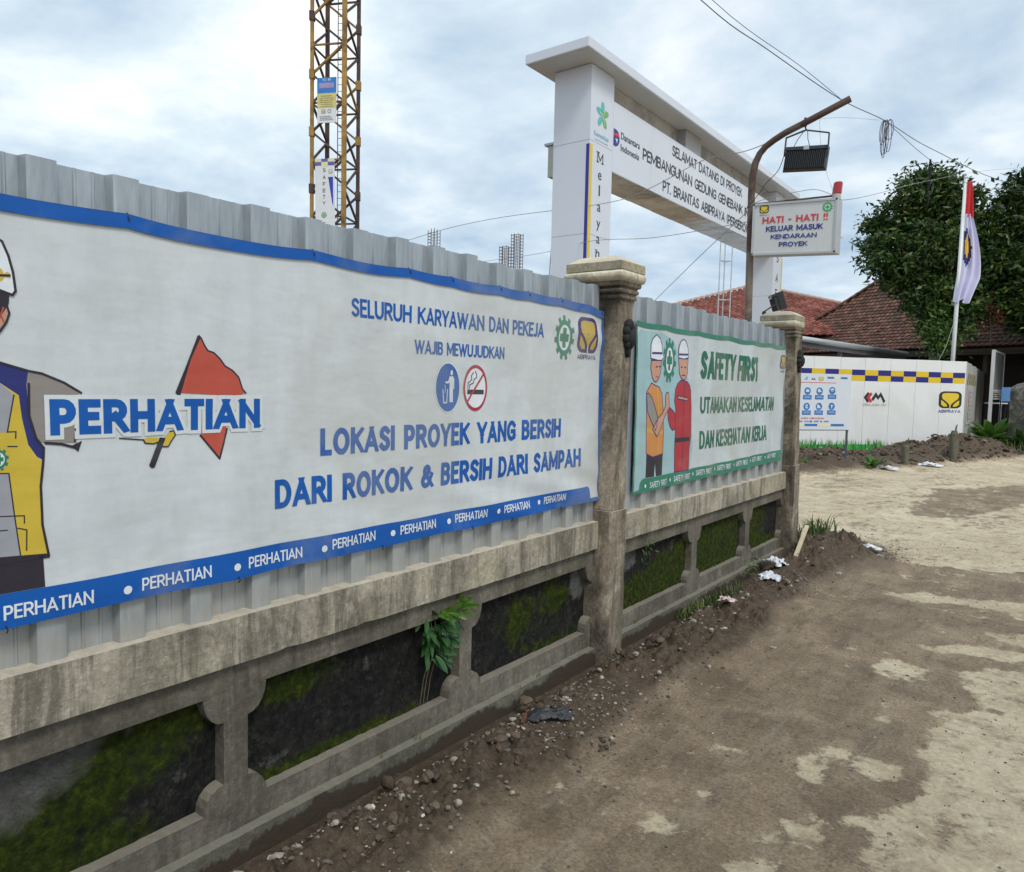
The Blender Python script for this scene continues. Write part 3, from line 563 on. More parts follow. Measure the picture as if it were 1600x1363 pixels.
# pillars
def pillar(y_lo, y_hi, xb, lean, capx, capy, label, ped):
    """y_lo..y_hi: foot; lean: shift of the head along y; capx, capy: extents of the capstone"""
    o = thing('gate_pillar', label, 'pillar', ((xb[0]+xb[1])/2, (y_lo+y_hi)/2, 0), 'moulded plaster pillars in the boundary wall')
    def ring(x0, x1, y0, y1, z, ch=.0):
        return [(x0+ch, y0, z), (x1-ch, y0, z), (x1, y0+ch, z), (x1, y1-ch, z), (x1-ch, y1, z), (x0+ch, y1, z), (x0, y1-ch, z), (x0, y0+ch, z)]
    def nz(r, amp, sd): return [(p[0]+(fbm(np.array([p[2]*9.+k*5]), np.array([sd*3.1]), 3, sd)[0]-.5)*amp, p[1]+(fbm(np.array([p[2]*8.+k*3]), np.array([sd*7.1]), 3, sd+9)[0]-.5)*amp, p[2]) for k, p in enumerate(r)]
    mb = MB(); rs = []
    for z in np.linspace(-.1, .885, 22): f = lean*.35*z; rs.append(nz(ring(xb[0], xb[1]+.012, y_lo-.012+f, y_hi+f+.008, z, .014), .014, 3))
    mb.rings(rs, M_pillar); q = part(mb, 'shaft', o, label='lower pillar block rising from the mud'); autosmooth(q, 50)
    mb = MB(); rs = []
    for z in np.linspace(.889, 2.075, 34): f = lean*(.35*.9+(z-.9)/1.2*.65); rs.append(nz(ring(xb[0]+.01, xb[1], y_lo+f, y_hi-.006+f, z, .012), .012, 5))
    mb.rings(rs, M_pillar); q = part(mb, 'shaft', o, label='upper pillar shaft stained brown with runs'); autosmooth(q, 50)
    # mouldings under the capstone
    sx0, sx1, sy0, sy1 = xb[0]+.01, xb[1], y_lo+lean, y_hi-.006+lean; mb = MB()
    def mo(f, z): return ring(sx0+(capx[0]-sx0)*f, sx1+(capx[1]-sx1)*f, sy0+(capy[0]-sy0)*f, sy1+(capy[1]-sy1)*f, z, .006)
    mb.rings([mo(f, z) for f, z in [(.0, 2.070), (.0, 2.098), (.22, 2.100), (.27, 2.109), (.23, 2.118), (.14, 2.120), (.14, 2.130), (.42, 2.133), (.47, 2.143), (.42, 2.152), (.30, 2.154), (.30, 2.163), (.62, 2.168), (.70, 2.180), (.66, 2.190)]], M_pillar); part(mb, 'moulding', o)
    mb = MB(); mb.rings([mo(f, z) for f, z in [(.64, 2.190), (.92, 2.194), (1.07, 2.206), (1.12, 2.220), (1.08, 2.234), (.98, 2.244), (.90, 2.246)]], M_torus); q = part(mb, 'torus', o); autosmooth(q, 60)
    mb = MB(); cx, cy = sum(capx)/2, sum(capy)/2
    R_ = [mo(f, z) for f, z in [(.84, 2.2465), (.99, 2.248), (1.0, 2.252), (1.0, 2.290), (.98, 2.296)]]
    R_.append([(cx+(p[0]-cx)*.80, cy+(p[1]-cy)*.80, 2.318) for p in R_[-1]]); R_.append([(cx+(p[0]-cx)*.62, cy+(p[1]-cy)*.62, 2.334) for p in R_[3]]); R_.append([(cx+(p[0]-cx)*.25, cy+(p[1]-cy)*.3, 2.342) for p in R_[3]])
    R_ = [nz(r, .006, 20+i) for i, r in enumerate(R_)]
    mb.rings(R_, M_capst); part(mb, 'capstone', o)
    # black cast ornament bolted to the road face
    mb = MB(); yc, zc = (sy0+sy1)/2+.005, 1.90; xf = xb[1]+.012
    for k in range(9):
        a = 2*math.pi*k/9; mb.rings([[(xf+dx_, yc+math.cos(a)*.030+math.cos(u_)*rr_, zc+math.sin(a)*.062+math.sin(u_)*rr_*1.3) for u_ in np.linspace(0, 2*math.pi, 9)[:-1]] for dx_, rr_ in ((-.012, .022), (.012, .022), (.022, .013))], IRON)
    mb.rings([[(xf+dx_, yc+math.cos(u_)*rr_, zc-.02+math.sin(u_)*rr_*1.9) for u_ in np.linspace(0, 2*math.pi, 11)[:-1]] for dx_, rr_ in ((-.012, .03), (.03, .028), (.045, .012))], IRON)
    mb.rings([[(xf+dx_, yc-.005+math.cos(u_)*rr_*.7, zc-.10+math.sin(u_)*rr_*1.6) for u_ in np.linspace(0, 2*math.pi, 9)[:-1]] for dx_, rr_ in ((-.012, .02), (.015, .018))], IRON)
    q = part(mb, 'ornament', o); autosmooth(q, 50); return o
pillar(3.665, 3.84, (-2.30, -2.058), .045, (-2.37, -2.00), (3.615, 3.895), 'nearer moulded plaster pillar, between the blue bordered banner and the green bordered one', 0)
pillar(7.235, 7.43, (-2.30, -2.07), -.13, (-2.38, -2.05), (6.98, 7.28), 'farther moulded plaster pillar at the end of the wall, beside the soil heap', 0)

# ================================================================== sheet metal fence
PER = .2155; VAL, RIB = -2.196, -2.164
def sheet_mesh(nrib, zb, zt):
    prof = []
    for k in range(nrib):
        s = k*PER
        prof += [(s+.000, VAL), (s+.040, VAL), (s+.043, VAL+.004), (s+.048, VAL+.004), (s+.051, VAL), (s+.088, VAL), (s+.091, VAL+.004), (s+.096, VAL+.004), (s+.099, VAL), (s+.126, VAL), (s+.134, RIB), (s+.142, RIB+.002), (s+.198, RIB+.002), (s+.206, RIB)]
    prof += [(nrib*PER, VAL), (nrib*PER+.018, VAL+.0015)]
    zs = [zb, zb+(zt-zb)*.33, zb+(zt-zb)*.66, zt]; mb = MB(); n = len(prof)
    vs = []
    for off in (0, -.0012):
        for z in zs: vs += [(x_+off, y_, z) for y_, x_ in prof]
    fs = []; nz_ = len(zs)
    for j in range(nz_-1):
        for k in range(n-1):
            a = j*n+k; fs.append((a, a+1, a+n+1, a+n)); a += nz_*n; fs.append((a, a+n, a+n+1, a+1))
    t0 = (nz_-1)*n
    for k in range(n-1): fs.append((t0+k, t0+k+1, nz_*n+t0+k+1, nz_*n+t0+k)); fs.append((k+1, k, nz_*n+k, nz_*n+k+1))
    mb.add(vs, fs, M_steel); return mb
def fence(y0, y1, z0, label, n):
    root = thing('sheet_metal_fence', label, 'fence', (VAL, (y0+y1)/2, z0), 'corrugated sheet fences on the boundary wall')
    me = None; y = y0; k = 0
    while y < y1-.05:
        nr = min(n, int(round((y1-y)/PER)))
        if nr < 1: break
        mesh = sheet_mesh(nr, 0, 2.168-z0).mesh('sheet') if (me is None or nr != n) else me
        if nr == n and me is None: me = mesh
        o = bpy.data.objects.new('sheet', mesh); COL.objects.link(o); o.parent = root
        o.location = (-VAL+.0016*(k % 2), y-(y0+y1)/2, [.0, .006, -.004, .003, -.007][k % 5]); o.rotation_euler = (0, 0, random.uniform(-.002, .002)); y += nr*PER; k += 1
    for z in (1.15, 1.95):
        mb = MB(); mb.box((VAL-.03, (y0+y1)/2, z), (.04, y1-y0, .04), MUDGREY); part(mb, 'rail', root)
    return root
f1 = fence(.60+.043-PER*12, 3.60, .815, 'long grey corrugated sheet fence behind the blue bordered banner', 3)
f2 = fence(3.90, 7.16, .815, 'shorter grey corrugated sheet fence behind the green bordered banner', 3)
mb = MB(); mb.box((-2.19, 3.625, 1.45), (.012, .10, 1.27), M_steel); part(mb, 'end_post', f1)
mb = MB(); mb.box((-2.175, 3.885, 1.49), (.02, .085, 1.34), M_steel); part(mb, 'end_post', f2)
mb = MB(); mb.box((-2.175, 7.13, 1.45), (.02, .07, 1.24), M_steel); part(mb, 'end_post', f2)

# ================================================================== banners
def wr1(s, z):
    e = sstep(2.6, 3.6, s)
    w_ = .005*np.sin(s*2*math.pi/PER*.5+1.0+.8*np.sin(z*3))+.007*(fbm(s*2.2, z*3.5, 3, 91)-.5)*2+.0022*(fbm(s*4, z*7, 2, 93)-.5)*2
    fold = .010*e*np.exp(-((z-1.93+.10*(s-3.0))/.05)**2)+.006*np.sin((s*2+z*6)*5)*sstep(1.25, 1.05, z)*sstep(1.8, 3.0, s)
    return w_*.8+fold
def wr2(s, z):
    d = np.sin((s*1.0+z*2.1)*6.5)*.006*sstep(5.3, 6.3, s); return .006*np.sin(s*2*math.pi/PER*.5)+.009*(fbm(s*1.8, z*3, 3, 95)-.5)*2+.002*(fbm(s*5, z*6, 2, 97)-.5)*2+d
def bframe(wr, X0):
    def fr(a, b_, d=0.0): return Vector((X0+float(wr(np.array([float(a)]), np.array([float(b_)]))[0])+d, a, b_))
    return fr
def banner_cloth(name, s0, s1, topf, botf, wr, X0, mt, root, ns, nz_):
    ss = np.linspace(s0, s1, ns); mb = MB(); vs = []
    for k in range(nz_+1):
        for s_ in ss:
            z = botf(s_)+(topf(s_)-botf(s_))*k/nz_; vs.append((X0+float(wr(np.array([s_]), np.array([z]))[0]), s_, z))
    n = ns; fs = [(j*n+k, j*n+k+1, (j+1)*n+k+1, (j+1)*n+k) for j in range(nz_) for k in range(n-1)]
    N0 = len(vs); vs += [(v[0]-.0012, v[1], v[2]) for v in vs]; fs += [(N0+a, N0+d, N0+c, N0+b) for a, b, c, d in fs]
    mb.add(vs, fs, mt); return part(mb, name, root, smooth=True)
def band_strip(mb, s0, s1, zlo, zhi, fr, d, mt, step=.03, lo_round=False):
    ss = list(np.arange(s0, s1, step))+[s1]; vs = []; m_ = 5
    for s_ in ss: vs += [fr(s_, zlo(s_)+(zhi(s_)-zlo(s_))*i/(m_-1), d) for i in range(m_)]
    mb.add(vs, [(m_*k+i, m_*k+m_+i, m_*k+m_+i+1, m_*k+i+1) for k in range(len(ss)-1) for i in range(m_-1)], mt)
BX = -2.146
b1 = thing('banner', 'wide white banner with blue border reading PERHATIAN and LOKASI PROYEK YANG BERSIH', 'banner', (BX, 1.9, 1.5))
eyel = [.15, .55, 1.02, 1.66, 2.13, 2.39, 2.72, 2.95, 3.25, 3.66]
def sag(s_, pts, dp):
    for a, c in zip(pts[:-1], pts[1:]):
        if a <= s_ <= c: q = (s_-a)/(c-a); return -dp*(c-a)*4*q*(1-q)
    return 0
top1 = lambda s_: 2.050+sag(s_, eyel, .022)-.03*float(sstep(3.5, 3.7, np.array(s_)))
eb = [.15, .7, 1.36, 2.0, 2.55, 2.85, 3.3, 3.7]
bot1 = lambda s_: .952-sag(s_, eb, .010)-.010
fr1 = bframe(wr1, BX)
banner_cloth('cloth', .15, 3.688, top1, bot1, wr1, BX, WHITE, b1, 236, 56)
mb = MB(); band_strip(mb, .15, 3.69, lambda s_: top1(s_)-.028-.012*float(fbm(np.array([s_*2.]), np.array([1.]), 2, 5)[0]), lambda s_: top1(s_)+.004, fr1, .006, BLUE)
band_strip(mb, .15, 3.69, lambda s_: top1(s_)-.002, lambda s_: top1(s_)+.006, fr1, .0015, DBLUE)
part(mb, 'top_hem', b1)
mb = MB(); band_strip(mb, 3.58, 3.69, lambda s_: bot1(s_), lambda s_: bot1(s_)+.022, fr1, .004, BLUE)
zs = np.linspace(.956, 2.0, 40); vs = []
for z in zs: vs += [fr1(3.664-.012*math.sin(z*5), z, .003), fr1(3.692, z, .003)]
mb.add(vs, [(2*k, 2*k+1, 2*k+3, 2*k+2) for k in range(39)], BLUE); part(mb, 'side_hem', b1)
mb = MB(); band_strip(mb, .15, 3.555, bot1, lambda s_: 1.035, fr1, .0016, BLUE); band_strip(mb, 3.555, 3.58, bot1, lambda s_: 1.035-.02*((s_-3.555)/.025)**2, fr1, .0016, BLUE, .005); part(mb, 'blue_band', b1)
C1 = .03
for (a, z), (c, _) in [((.345, .984), (.560, .98)), ((0.696, 0.984), (0.911, 0.98)), ((1.048, 0.988), (1.265, 0.987)), ((1.4, 0.989), (1.615, 0.991)), ((1.743, 0.996), (1.963, 0.996)), ((2.095, 0.997), (2.308, 0.994)), ((2.441, 0.998), (2.653, 0.997)), ((2.785, 0.998), (2.996, 0.996)), ((3.132, 1.0), (3.332, 1.002))]:
    pr = Print(fr1, .0027, .0003, C1); pr.text('PERHATIAN', a, c, z-.018, z+.020, BWHITE, 1, .03); pr.obj('band_lettering', b1)
for a, z in [(.655, .982), (1.006, 0.982), (1.357, 0.984), (1.708, 0.987), (2.056, 0.992), (2.399, 0.993), (2.74, 0.996), (3.085, 0.999)]: pr = Print(fr1, .0027, .0003, C1); pr.ell(a, z, .0125, .0125, BWHITE, 1, 16); pr.obj('dot', b1)
for nm, txt, bx, mt_, bo in [('lettering', 'SELURUH KARYAWAN DAN PEKEJA', (1.833, 3.077, 1.840, 1.909), BLUE, .045), ('lettering', 'WAJIB MEWUJUDKAN', (2.165, 2.761, 1.719, 1.774), BLUE, .04), ('lettering', 'LOKASI PROYEK YANG BERSIH', (1.694, 3.271, 1.328, 1.427), BLUE, .085), ('lettering', 'DARI ROKOK & BERSIH DARI SAMPAH', (1.504, 3.469, 1.157, 1.257), BLUE, .085)]:
    line_of_words(lambda: Print(fr1, .0014, .00035, C1), nm, b1, txt, bx, mt_, bo)
# signalman drawing
pr = Print(fr1, .0014, .00035, C1)
pr.poly([(1.232, 1.727), (1.248, 1.701), (1.26, 1.684), (1.279, 1.679), (1.299, 1.661), (1.316, 1.639), (1.341, 1.626), (1.364, 1.604), (1.382, 1.56), (1.387, 1.553), (1.372, 1.548), (1.355, 1.500), (1.340, 1.548), (1.300, 1.548), (1.285, 1.500), (1.270, 1.548), (1.171, 1.553), (1.196, 1.635)], RED, 0)
pr.line([(1.231, 1.729), (1.239, 1.72), (1.248, 1.701), (1.26, 1.684), (1.279, 1.679), (1.299, 1.661), (1.316, 1.639), (1.341, 1.626), (1.364, 1.604), (1.377, 1.567), (1.39, 1.553)], .005, BLACK, 1)
pr.poly([(1.227, 1.729), (1.238, 1.726), (1.206, 1.657), (1.175, 1.554), (1.17, 1.537), (1.157, 1.554), (1.187, 1.626)], BLACK, 1)
pr.poly([(1.242, 1.494), (1.239, 1.422), (1.3, 1.347), (1.322, 1.437), (1.315, 1.493)], RED, 0); pr.line([(1.236, 1.422), (1.268, 1.383), (1.299, 1.345), (1.312, 1.392), (1.324, 1.44)], .006, BLACK, 1)
pr.poly([(1.056, 1.417), (1.071, 1.423), (1.109, 1.419), (1.122, 1.421), (1.138, 1.437), (1.151, 1.439), (1.156, 1.426), (1.142, 1.407), (1.133, 1.392), (1.115, 1.393), (1.113, 1.41), (1.087, 1.403), (1.062, 1.406)], YEL, 1)
pr.line([(1.056, 1.417), (1.062, 1.406), (1.087, 1.403), (1.113, 1.41), (1.115, 1.393), (1.133, 1.392), (1.142, 1.407), (1.156, 1.426), (1.151, 1.439), (1.138, 1.437)], .004, BLACK, 2)
pr.poly([(1.107, 1.421), (1.125, 1.418), (1.089, 1.333), (1.08, 1.331), (1.072, 1.34)], BLACK, 2); pr.line([(0.987, 1.424), (1.056, 1.416)], .004, BLACK, 1)
pr.obj('flag_drawing', b1)
pr = Print(fr1, .0020, .0004, C1)
OUTW = cloth('banner outline white', (.645, .685, .70)); pr.text('PERHATIAN', .811, 1.442, 1.439, 1.535, OUTW, 1, .10, 0, .12)
pr.poly([(.80, 1.428), (.825, 1.428), (.825, 1.50), (1.435, 1.50), (1.435, 1.546), (.80, 1.546)], OUTW, 0)
pr.text('PERHATIAN', .811, 1.442, 1.439, 1.535, BLUE, 3, .12); pr.obj('lettering', b1, 'large PERHATIAN in blue with a white outline')
pr = Print(fr1, .0014, .00035, C1); ol = lambda pts, w_=.006, l=3: pr.line(pts, w_, BLACK, l)
C_ = .44
def mir(pts): return pts+[(2*C_-a, b_) for a, b_ in reversed(pts)]
pr.poly([(0.761, 1.604), (0.79, 1.6), (0.848, 1.576), (0.883, 1.552), (0.875, 1.507), (0.878, 1.472), (0.874, 1.417), (0.799, 1.42), (0.781, 1.425), (0.764, 1.492)], SLV, 0)
pr.poly([(2*C_-a, b_) for a, b_ in [(0.761, 1.604), (0.79, 1.6), (0.82, 1.50), (0.83, 1.30), (0.80, 1.20), (0.775, 1.30), (0.764, 1.492)]], SLV, 0)
pr.poly(mir([(C_, 1.63), (0.60, 1.66), (0.647, 1.645), (0.702, 1.627), (0.765, 1.608), (0.76, 1.575), (0.764, 1.492), (0.778, 1.433), (0.795, 1.407), (0.792, 1.377), (0.757, 1.40), (0.74, 1.45)])[:-0 or None], DBLUE, 1)
pr.poly(mir([(0.56, 1.60), (0.70, 1.577), (0.742, 1.545), (0.748, 1.484), (0.76, 1.417), (0.78, 1.383), (0.792, 1.37), (0.786, 1.306), (0.788, 1.204), (0.799, 1.123)]), YEL, 2)
for sg_ in (1, -1):
    q = lambda pts: pts if sg_ == 1 else [(2*C_-a, b_) for a, b_ in pts]
    pr.poly(q([(0.676, 1.580), (0.7, 1.577), (0.731, 1.546), (0.714, 1.451), (0.664, 1.452)]), GREY, 3); pr.poly(q([(0.62, 1.351), (0.715, 1.346), (0.724, 1.246), (0.737, 1.13), (0.62, 1.136)]), GREY, 3)
    for l in ([(0.716, 1.452), (0.733, 1.452), (0.732, 1.435)], [(0.714, 1.415), (0.735, 1.414)], [(0.66, 1.24), (0.747, 1.233), (0.747, 1.213)], [(0.66, 1.202), (0.709, 1.2)], [(0.732, 1.202), (0.752, 1.195), (0.751, 1.141)], [(0.731, 1.546), (0.714, 1.451)], [(0.62, 1.351), (0.715, 1.346), (0.724, 1.246), (0.737, 1.13)]): ol(q(l), .003, 4)
    ol(q([(0.702, 1.627), (0.765, 1.608), (0.796, 1.602)]), .006, 4); ol(q([(0.765, 1.575), (0.764, 1.492), (0.778, 1.433), (0.795, 1.407), (0.793, 1.37), (0.786, 1.306), (0.788, 1.204), (0.802, 1.119)]), .006, 4)
pr.poly(mir([(.50, 1.144), (0.789, 1.118), (0.792, 1.036), (.47, 1.036)]), BLACK, 1); ol(mir([(.50, 1.140), (0.80, 1.119)]), .012, 4)
ol([(0.796, 1.602), (0.848, 1.579), (0.889, 1.552)]); ol([(0.799, 1.42), (0.837, 1.415), (0.874, 1.403)], .007); pr.poly([(.862, 1.41), (.887, 1.422), (.877, 1.392)], BLACK, 3); ol([(0.871, 1.455), (0.869, 1.42)], .004)
gear(pr, .694, 1.383, .022, .030, GREEN, BWHITE, 4, 9)
pr.poly(mir([(C_, 1.64), (.56, 1.66), (0.622, 1.69), (0.692, 1.70), (0.706, 1.715), (0.718, 1.735), (0.725, 1.755), (0.72, 1.770), (0.708, 1.775), (.70, 1.80)]), SKIN, 4); ol([(0.708, 1.775), (0.72, 1.770), (0.725, 1.752), (0.718, 1.728), (0.706, 1.708), (0.692, 1.69)], .005, 6)
pr.poly([(.655, 1.800), (0.706, 1.805), (0.726, 1.799), (0.724, 1.775), (0.713, 1.755), (.70, 1.73), (.675, 1.735), (.665, 1.78)], BLACK, 5); pr.line([(.712, 1.765), (.706, 1.745), (.712, 1.73)], .004, RED, 6)
pr.poly(mir([(.50, 1.965), (0.60, 1.958), (0.688, 1.939), (0.713, 1.924), (0.724, 1.894), (0.733, 1.856), (0.737, 1.808), (0.732, 1.802), (0.706, 1.810), (.60, 1.800)]), BWHITE, 5)
ol([(.50, 1.968), (0.60, 1.961), (0.688, 1.942), (0.713, 1.929), (0.726, 1.895), (0.735, 1.856), (0.740, 1.809), (0.733, 1.798), (0.706, 1.807), (.60, 1.800)], .006, 6)
pr.poly([(0.668, 1.851), (0.71, 1.861), (0.715, 1.849), (0.723, 1.855), (0.729, 1.851), (0.729, 1.838), (0.718, 1.841), (0.709, 1.829), (0.668, 1.834)], YEL, 6); pr.line([(.698, 1.843), (.728, 1.846)], .006, BLACK, 7)
for sx_ in (-.09, .09): pr.ell(C_+sx_, 1.755, .018, .010, BLACK, 6, 10)
pr.line([(C_-.03, 1.69), (C_+.03, 1.69)], .006, RED, 6); pr.obj('signalman_drawing', b1)
# pictograms
pr = Print(fr1, .0014, .00035, C1); cx, cz, rx, rz = 2.372, 1.581, .080, .104
pr.ell(cx, cz, rx*1.05, rz*1.05, BWHITE, 0, 36); pr.ell(cx, cz, rx, rz, BLUE, 1, 36)
px_ = lambda x_: cx+(x_-525)/265*rx; pz_ = lambda y_: cz-(y_-612)/505*rz
pr.ell(px_(605), pz_(300), .0085, .0115, BWHITE, 2, 14)
pr.poly([(px_(a), pz_(b_)) for a, b_ in [(560, 375), (640, 375), (668, 440), (670, 640), (650, 640), (645, 470), (640, 920), (605, 920), (602, 640), (598, 920), (565, 920), (560, 480), (540, 525), (465, 525), (465, 485), (530, 480)]], BWHITE, 2)
pr.line([(px_(408), pz_(650)), (px_(432), pz_(930)), (px_(500), pz_(930)), (px_(518), pz_(650))], .005, BWHITE, 2); pr.line([(px_(450), pz_(560)), (px_(470), pz_(640)), (px_(455), pz_(720))], .003, BWHITE, 2)
pr.obj('litter_pictogram', b1)
pr = Print(fr1, .0014, .00035, C1); cx = 2.557; pr.ell(cx, cz, rx*.88, rz*.88, BWHITE, 0, 36); px_ = lambda x_: cx+(x_-1107)/240*rx*.98; pz_ = lambda y_: cz-(y_-620)/485*rz
pr.rect(px_(945), px_(1278), pz_(755), pz_(655), BLACK, 1); pr.line([(px_(955), pz_(640)), (px_(958), pz_(520)), (px_(1010), pz_(470)), (px_(1030), pz_(440)), (px_(1020), pz_(370)), (px_(1060), pz_(300))], .005, BLACK, 1)
pr.line([(px_(985), pz_(640)), (px_(990), pz_(555)), (px_(1060), pz_(525)), (px_(1075), pz_(440)), (px_(1125), pz_(400)), (px_(1120), pz_(320)), (px_(1095), pz_(275))], .005, BLACK, 1)
pr.line([(px_(960), pz_(890)), (px_(1260), pz_(330))], .010, CRIM, 2); pr.ell(cx, cz, rx*.98, rz, CRIM, 3, 36, ri=.86); pr.obj('no_smoking_pictogram', b1)
pr = Print(fr1, .0014, .00035, C1); gear(pr, 3.277, 1.852, .096, .118, GREEN, BWHITE, 0); pr.obj('gear_emblem', b1)
pr = Print(fr1, .0014, .00035, C1); emblem(pr, 3.404, 3.612, 1.783, 1.977, PURP, GOLD, 0); pr.text('ABIPRAYA', 3.412, 3.602, 1.747, 1.773, PURP, 1, .03); pr.obj('company_emblem', b1)
for s_ in eyel[1:]:
    mb = MB(); p0 = fr1(min(s_, 3.68), top1(s_)-.004, .004); mb.tube([p0+Vector((.006, .003, -.012)), p0+Vector((.003, 0, 0)), p0+Vector((-.004, .003, .008)), p0+Vector((-.012, .004, .014))], .0017, IRON, 5); part(mb, 'wire_tie', b1)
for s_ in eb[1:]:
    mb = MB(); p0 = fr1(min(s_, 3.68), bot1(s_)+.01, .004); mb.tube([p0, p0+Vector((.004, .003, -.012)), p0+Vector((-.008, .004, -.022))], .0018, IRON, 5); part(mb, 'wire_tie', b1)

b2 = thing('banner', 'smaller white banner with green border reading SAFETY FIRST, two cartoon workers shaking hands', 'banner', (BX, 5.6, 1.5))
e2 = [4.085, 4.5, 5.05, 5.6, 6.2, 6.6, 7.035]
top2 = lambda s_: 2.008+sag(s_, e2, .02); bot2 = lambda s_: .925+.016*(s_-4.1)/3-.0-sag(s_, e2, .012)
fr2 = bframe(wr2, BX); banner_cloth('cloth', 4.085, 7.03, top2, bot2, wr2, BX, W2, b2, 190, 46)
mb = MB(); band_strip(mb, 4.085, 7.03, lambda s_: top2(s_)-.028, lambda s_: top2(s_)+.004, fr2, .004, GREEN); part(mb, 'top_hem', b2)
mb = MB(); vs = []
for z in zs: vs += [fr2(4.083, .93+(z-.956)*1.02, .003), fr2(4.100, .93+(z-.956)*1.02, .003)]
mb.add(vs, [(2*k, 2*k+1, 2*k+3, 2*k+2) for k in range(39)], GREEN); part(mb, 'side_hem', b2)
mb = MB(); band_strip(mb, 4.19, 7.03, lambda s_: bot2(s_), lambda s_: 1.015+.03*(s_-4.2)/2.9-.03*max(0, (4.24-s_)/.05)**2, fr2, .002, GREEN); band_strip(mb, 4.085, 4.19, lambda s_: bot2(s_), lambda s_: bot2(s_)+.018, fr2, .002, GREEN); part(mb, 'green_band', b2)
for k, (a, c, z) in enumerate([(4.324, 4.582, .967), (4.70, 4.97, .974), (5.085, 5.345, .982), (5.48, 5.735, .988), (5.87, 6.12, .992), (6.26, 6.50, .998), (6.64, 6.88, 1.002)]):
    line_of_words(lambda: Print(fr2, .0042, .0003, .03), 'band_lettering', b2, 'SAFETY FIRST', (a, c, z-.019, z+.021), BWHITE, .02)
    pr = Print(fr2, .0042, .0003, .03); pr.ell(a-.055, z, .010, .012, BWHITE, 1, 12); pr.obj('dot', b2)
for txt, bx, bo in [('SAFETY FIRST', (5.104, 6.321, 1.672, 1.876), .085), ('UTAMAKAN KESELAMATAN', (5.122, 6.769, 1.418, 1.541), .05), ('DAN KESEHATAN KERJA', (5.13, 6.576, 1.157, 1.290), .05)]:
    line_of_words(lambda: Print(fr2, .0026, .0004, .03), 'lettering', b2, txt, bx, DGREEN, bo)
pr = Print(fr2, .0026, .0004, .03); olw = lambda pts, l=5: pr.line(list(pts)+[pts[0]], .007, PURP, l)
pr.poly([(4.11, 0.950), (4.105, 1.926), (4.15, 1.956), (4.417, 1.958), (4.627, 1.918), (4.925, 1.591), (5.014, 1.16), (4.955, 1.02), (4.202, 1.018), (4.185, .95)], TEAL, 0)
Wk = [('hel1', BWHITE, 5, [(4.282, 1.811), (4.283, 1.871), (4.303, 1.911), (4.349, 1.94), (4.4, 1.917), (4.424, 1.87), (4.433, 1.827), (4.456, 1.797), (4.421, 1.779), (4.372, 1.776), (4.284, 1.785)]),
 ('fac1', SKIN, 3, [(4.291, 1.773), (4.421, 1.778), (4.418, 1.702), (4.397, 1.658), (4.363, 1.635), (4.334, 1.643), (4.313, 1.665), (4.289, 1.725)]),
 ('ves1', ORNG, 2, [(4.306, 1.63), (4.345, 1.617), (4.405, 1.605), (4.449, 1.561), (4.467, 1.462), (4.491, 1.299), (4.496, 1.163), (4.421, 1.158), (4.343, 1.15), (4.26, 1.177), (4.246, 1.465), (4.244, 1.569)]),
 ('arm1', SLV, 4, [(4.244, 1.56), (4.272, 1.564), (4.313, 1.534), (4.392, 1.401), (4.368, 1.322), (4.315, 1.376), (4.258, 1.447)]),
 ('for1', SKIN, 5, [(4.392, 1.401), (4.459, 1.435), (4.507, 1.48), (4.507, 1.552), (4.53, 1.572), (4.562, 1.566), (4.576, 1.47), (4.492, 1.408), (4.428, 1.319), (4.391, 1.281), (4.329, 1.332)]),
 ('tro1', BLACK, 1, [(4.264, 1.172), (4.343, 1.15), (4.496, 1.163), (4.494, 1.020), (4.403, 1.020), (4.381, 1.107), (4.377, 1.020), (4.269, 1.020)]),
 ('hel2', BWHITE, 5, [(4.705, 1.84), (4.712, 1.886), (4.735, 1.92), (4.767, 1.936), (4.802, 1.924), (4.833, 1.883), (4.846, 1.813), (4.78, 1.801), (4.708, 1.807)]),
 ('fac2', SKIN, 3, [(4.708, 1.803), (4.843, 1.804), (4.841, 1.704), (4.814, 1.666), (4.786, 1.656), (4.753, 1.669), (4.722, 1.701)]),
 ('bod2', BRED, 2, [(4.748, 1.655), (4.839, 1.647), (4.888, 1.619), (4.921, 1.581), (4.95, 1.456), (4.961, 1.261), (4.942, 1.164), (4.932, 1.022), (4.705, 1.022), (4.694, 1.272), (4.684, 1.459), (4.662, 1.515), (4.673, 1.589), (4.706, 1.631)]),
 ('arm2', BRED, 3, [(4.545, 1.47), (4.584, 1.47), (4.646, 1.446), (4.681, 1.422), (4.69, 1.319), (4.647, 1.313), (4.602, 1.341), (4.561, 1.397)]),
 ('bel2', BLACK, 3, [(4.695, 1.258), (4.933, 1.257), (4.936, 1.228), (4.698, 1.225)]), ('hnd2', SKIN, 4, [(4.707, 1.545), (4.725, 1.547), (4.865, 1.533), (4.863, 1.512), (4.715, 1.526)]),
 ('gr1', GOLD, 3, [(4.261, 1.343), (4.469, 1.318), (4.481, 1.295), (4.331, 1.305), (4.257, 1.317)])]
for nm, m_, l, pts in Wk:
    pr.poly(pts, m_, l)
    if nm not in ('gr1', 'bel2', 'tro1'): olw(pts, l+1)
for a, z in ((4.36, 1.82), (4.775, 1.83)): pr.line([(a-.06, z), (a+.06, z+.004)], .014, PURP, 7)
for a, z, k in ((4.36, 1.735, 1), (4.40, 1.738, 1), (4.75, 1.745, 1), (4.80, 1.745, 1)): pr.line([(a-.010, z), (a+.010, z)], .008, PURP, 6)
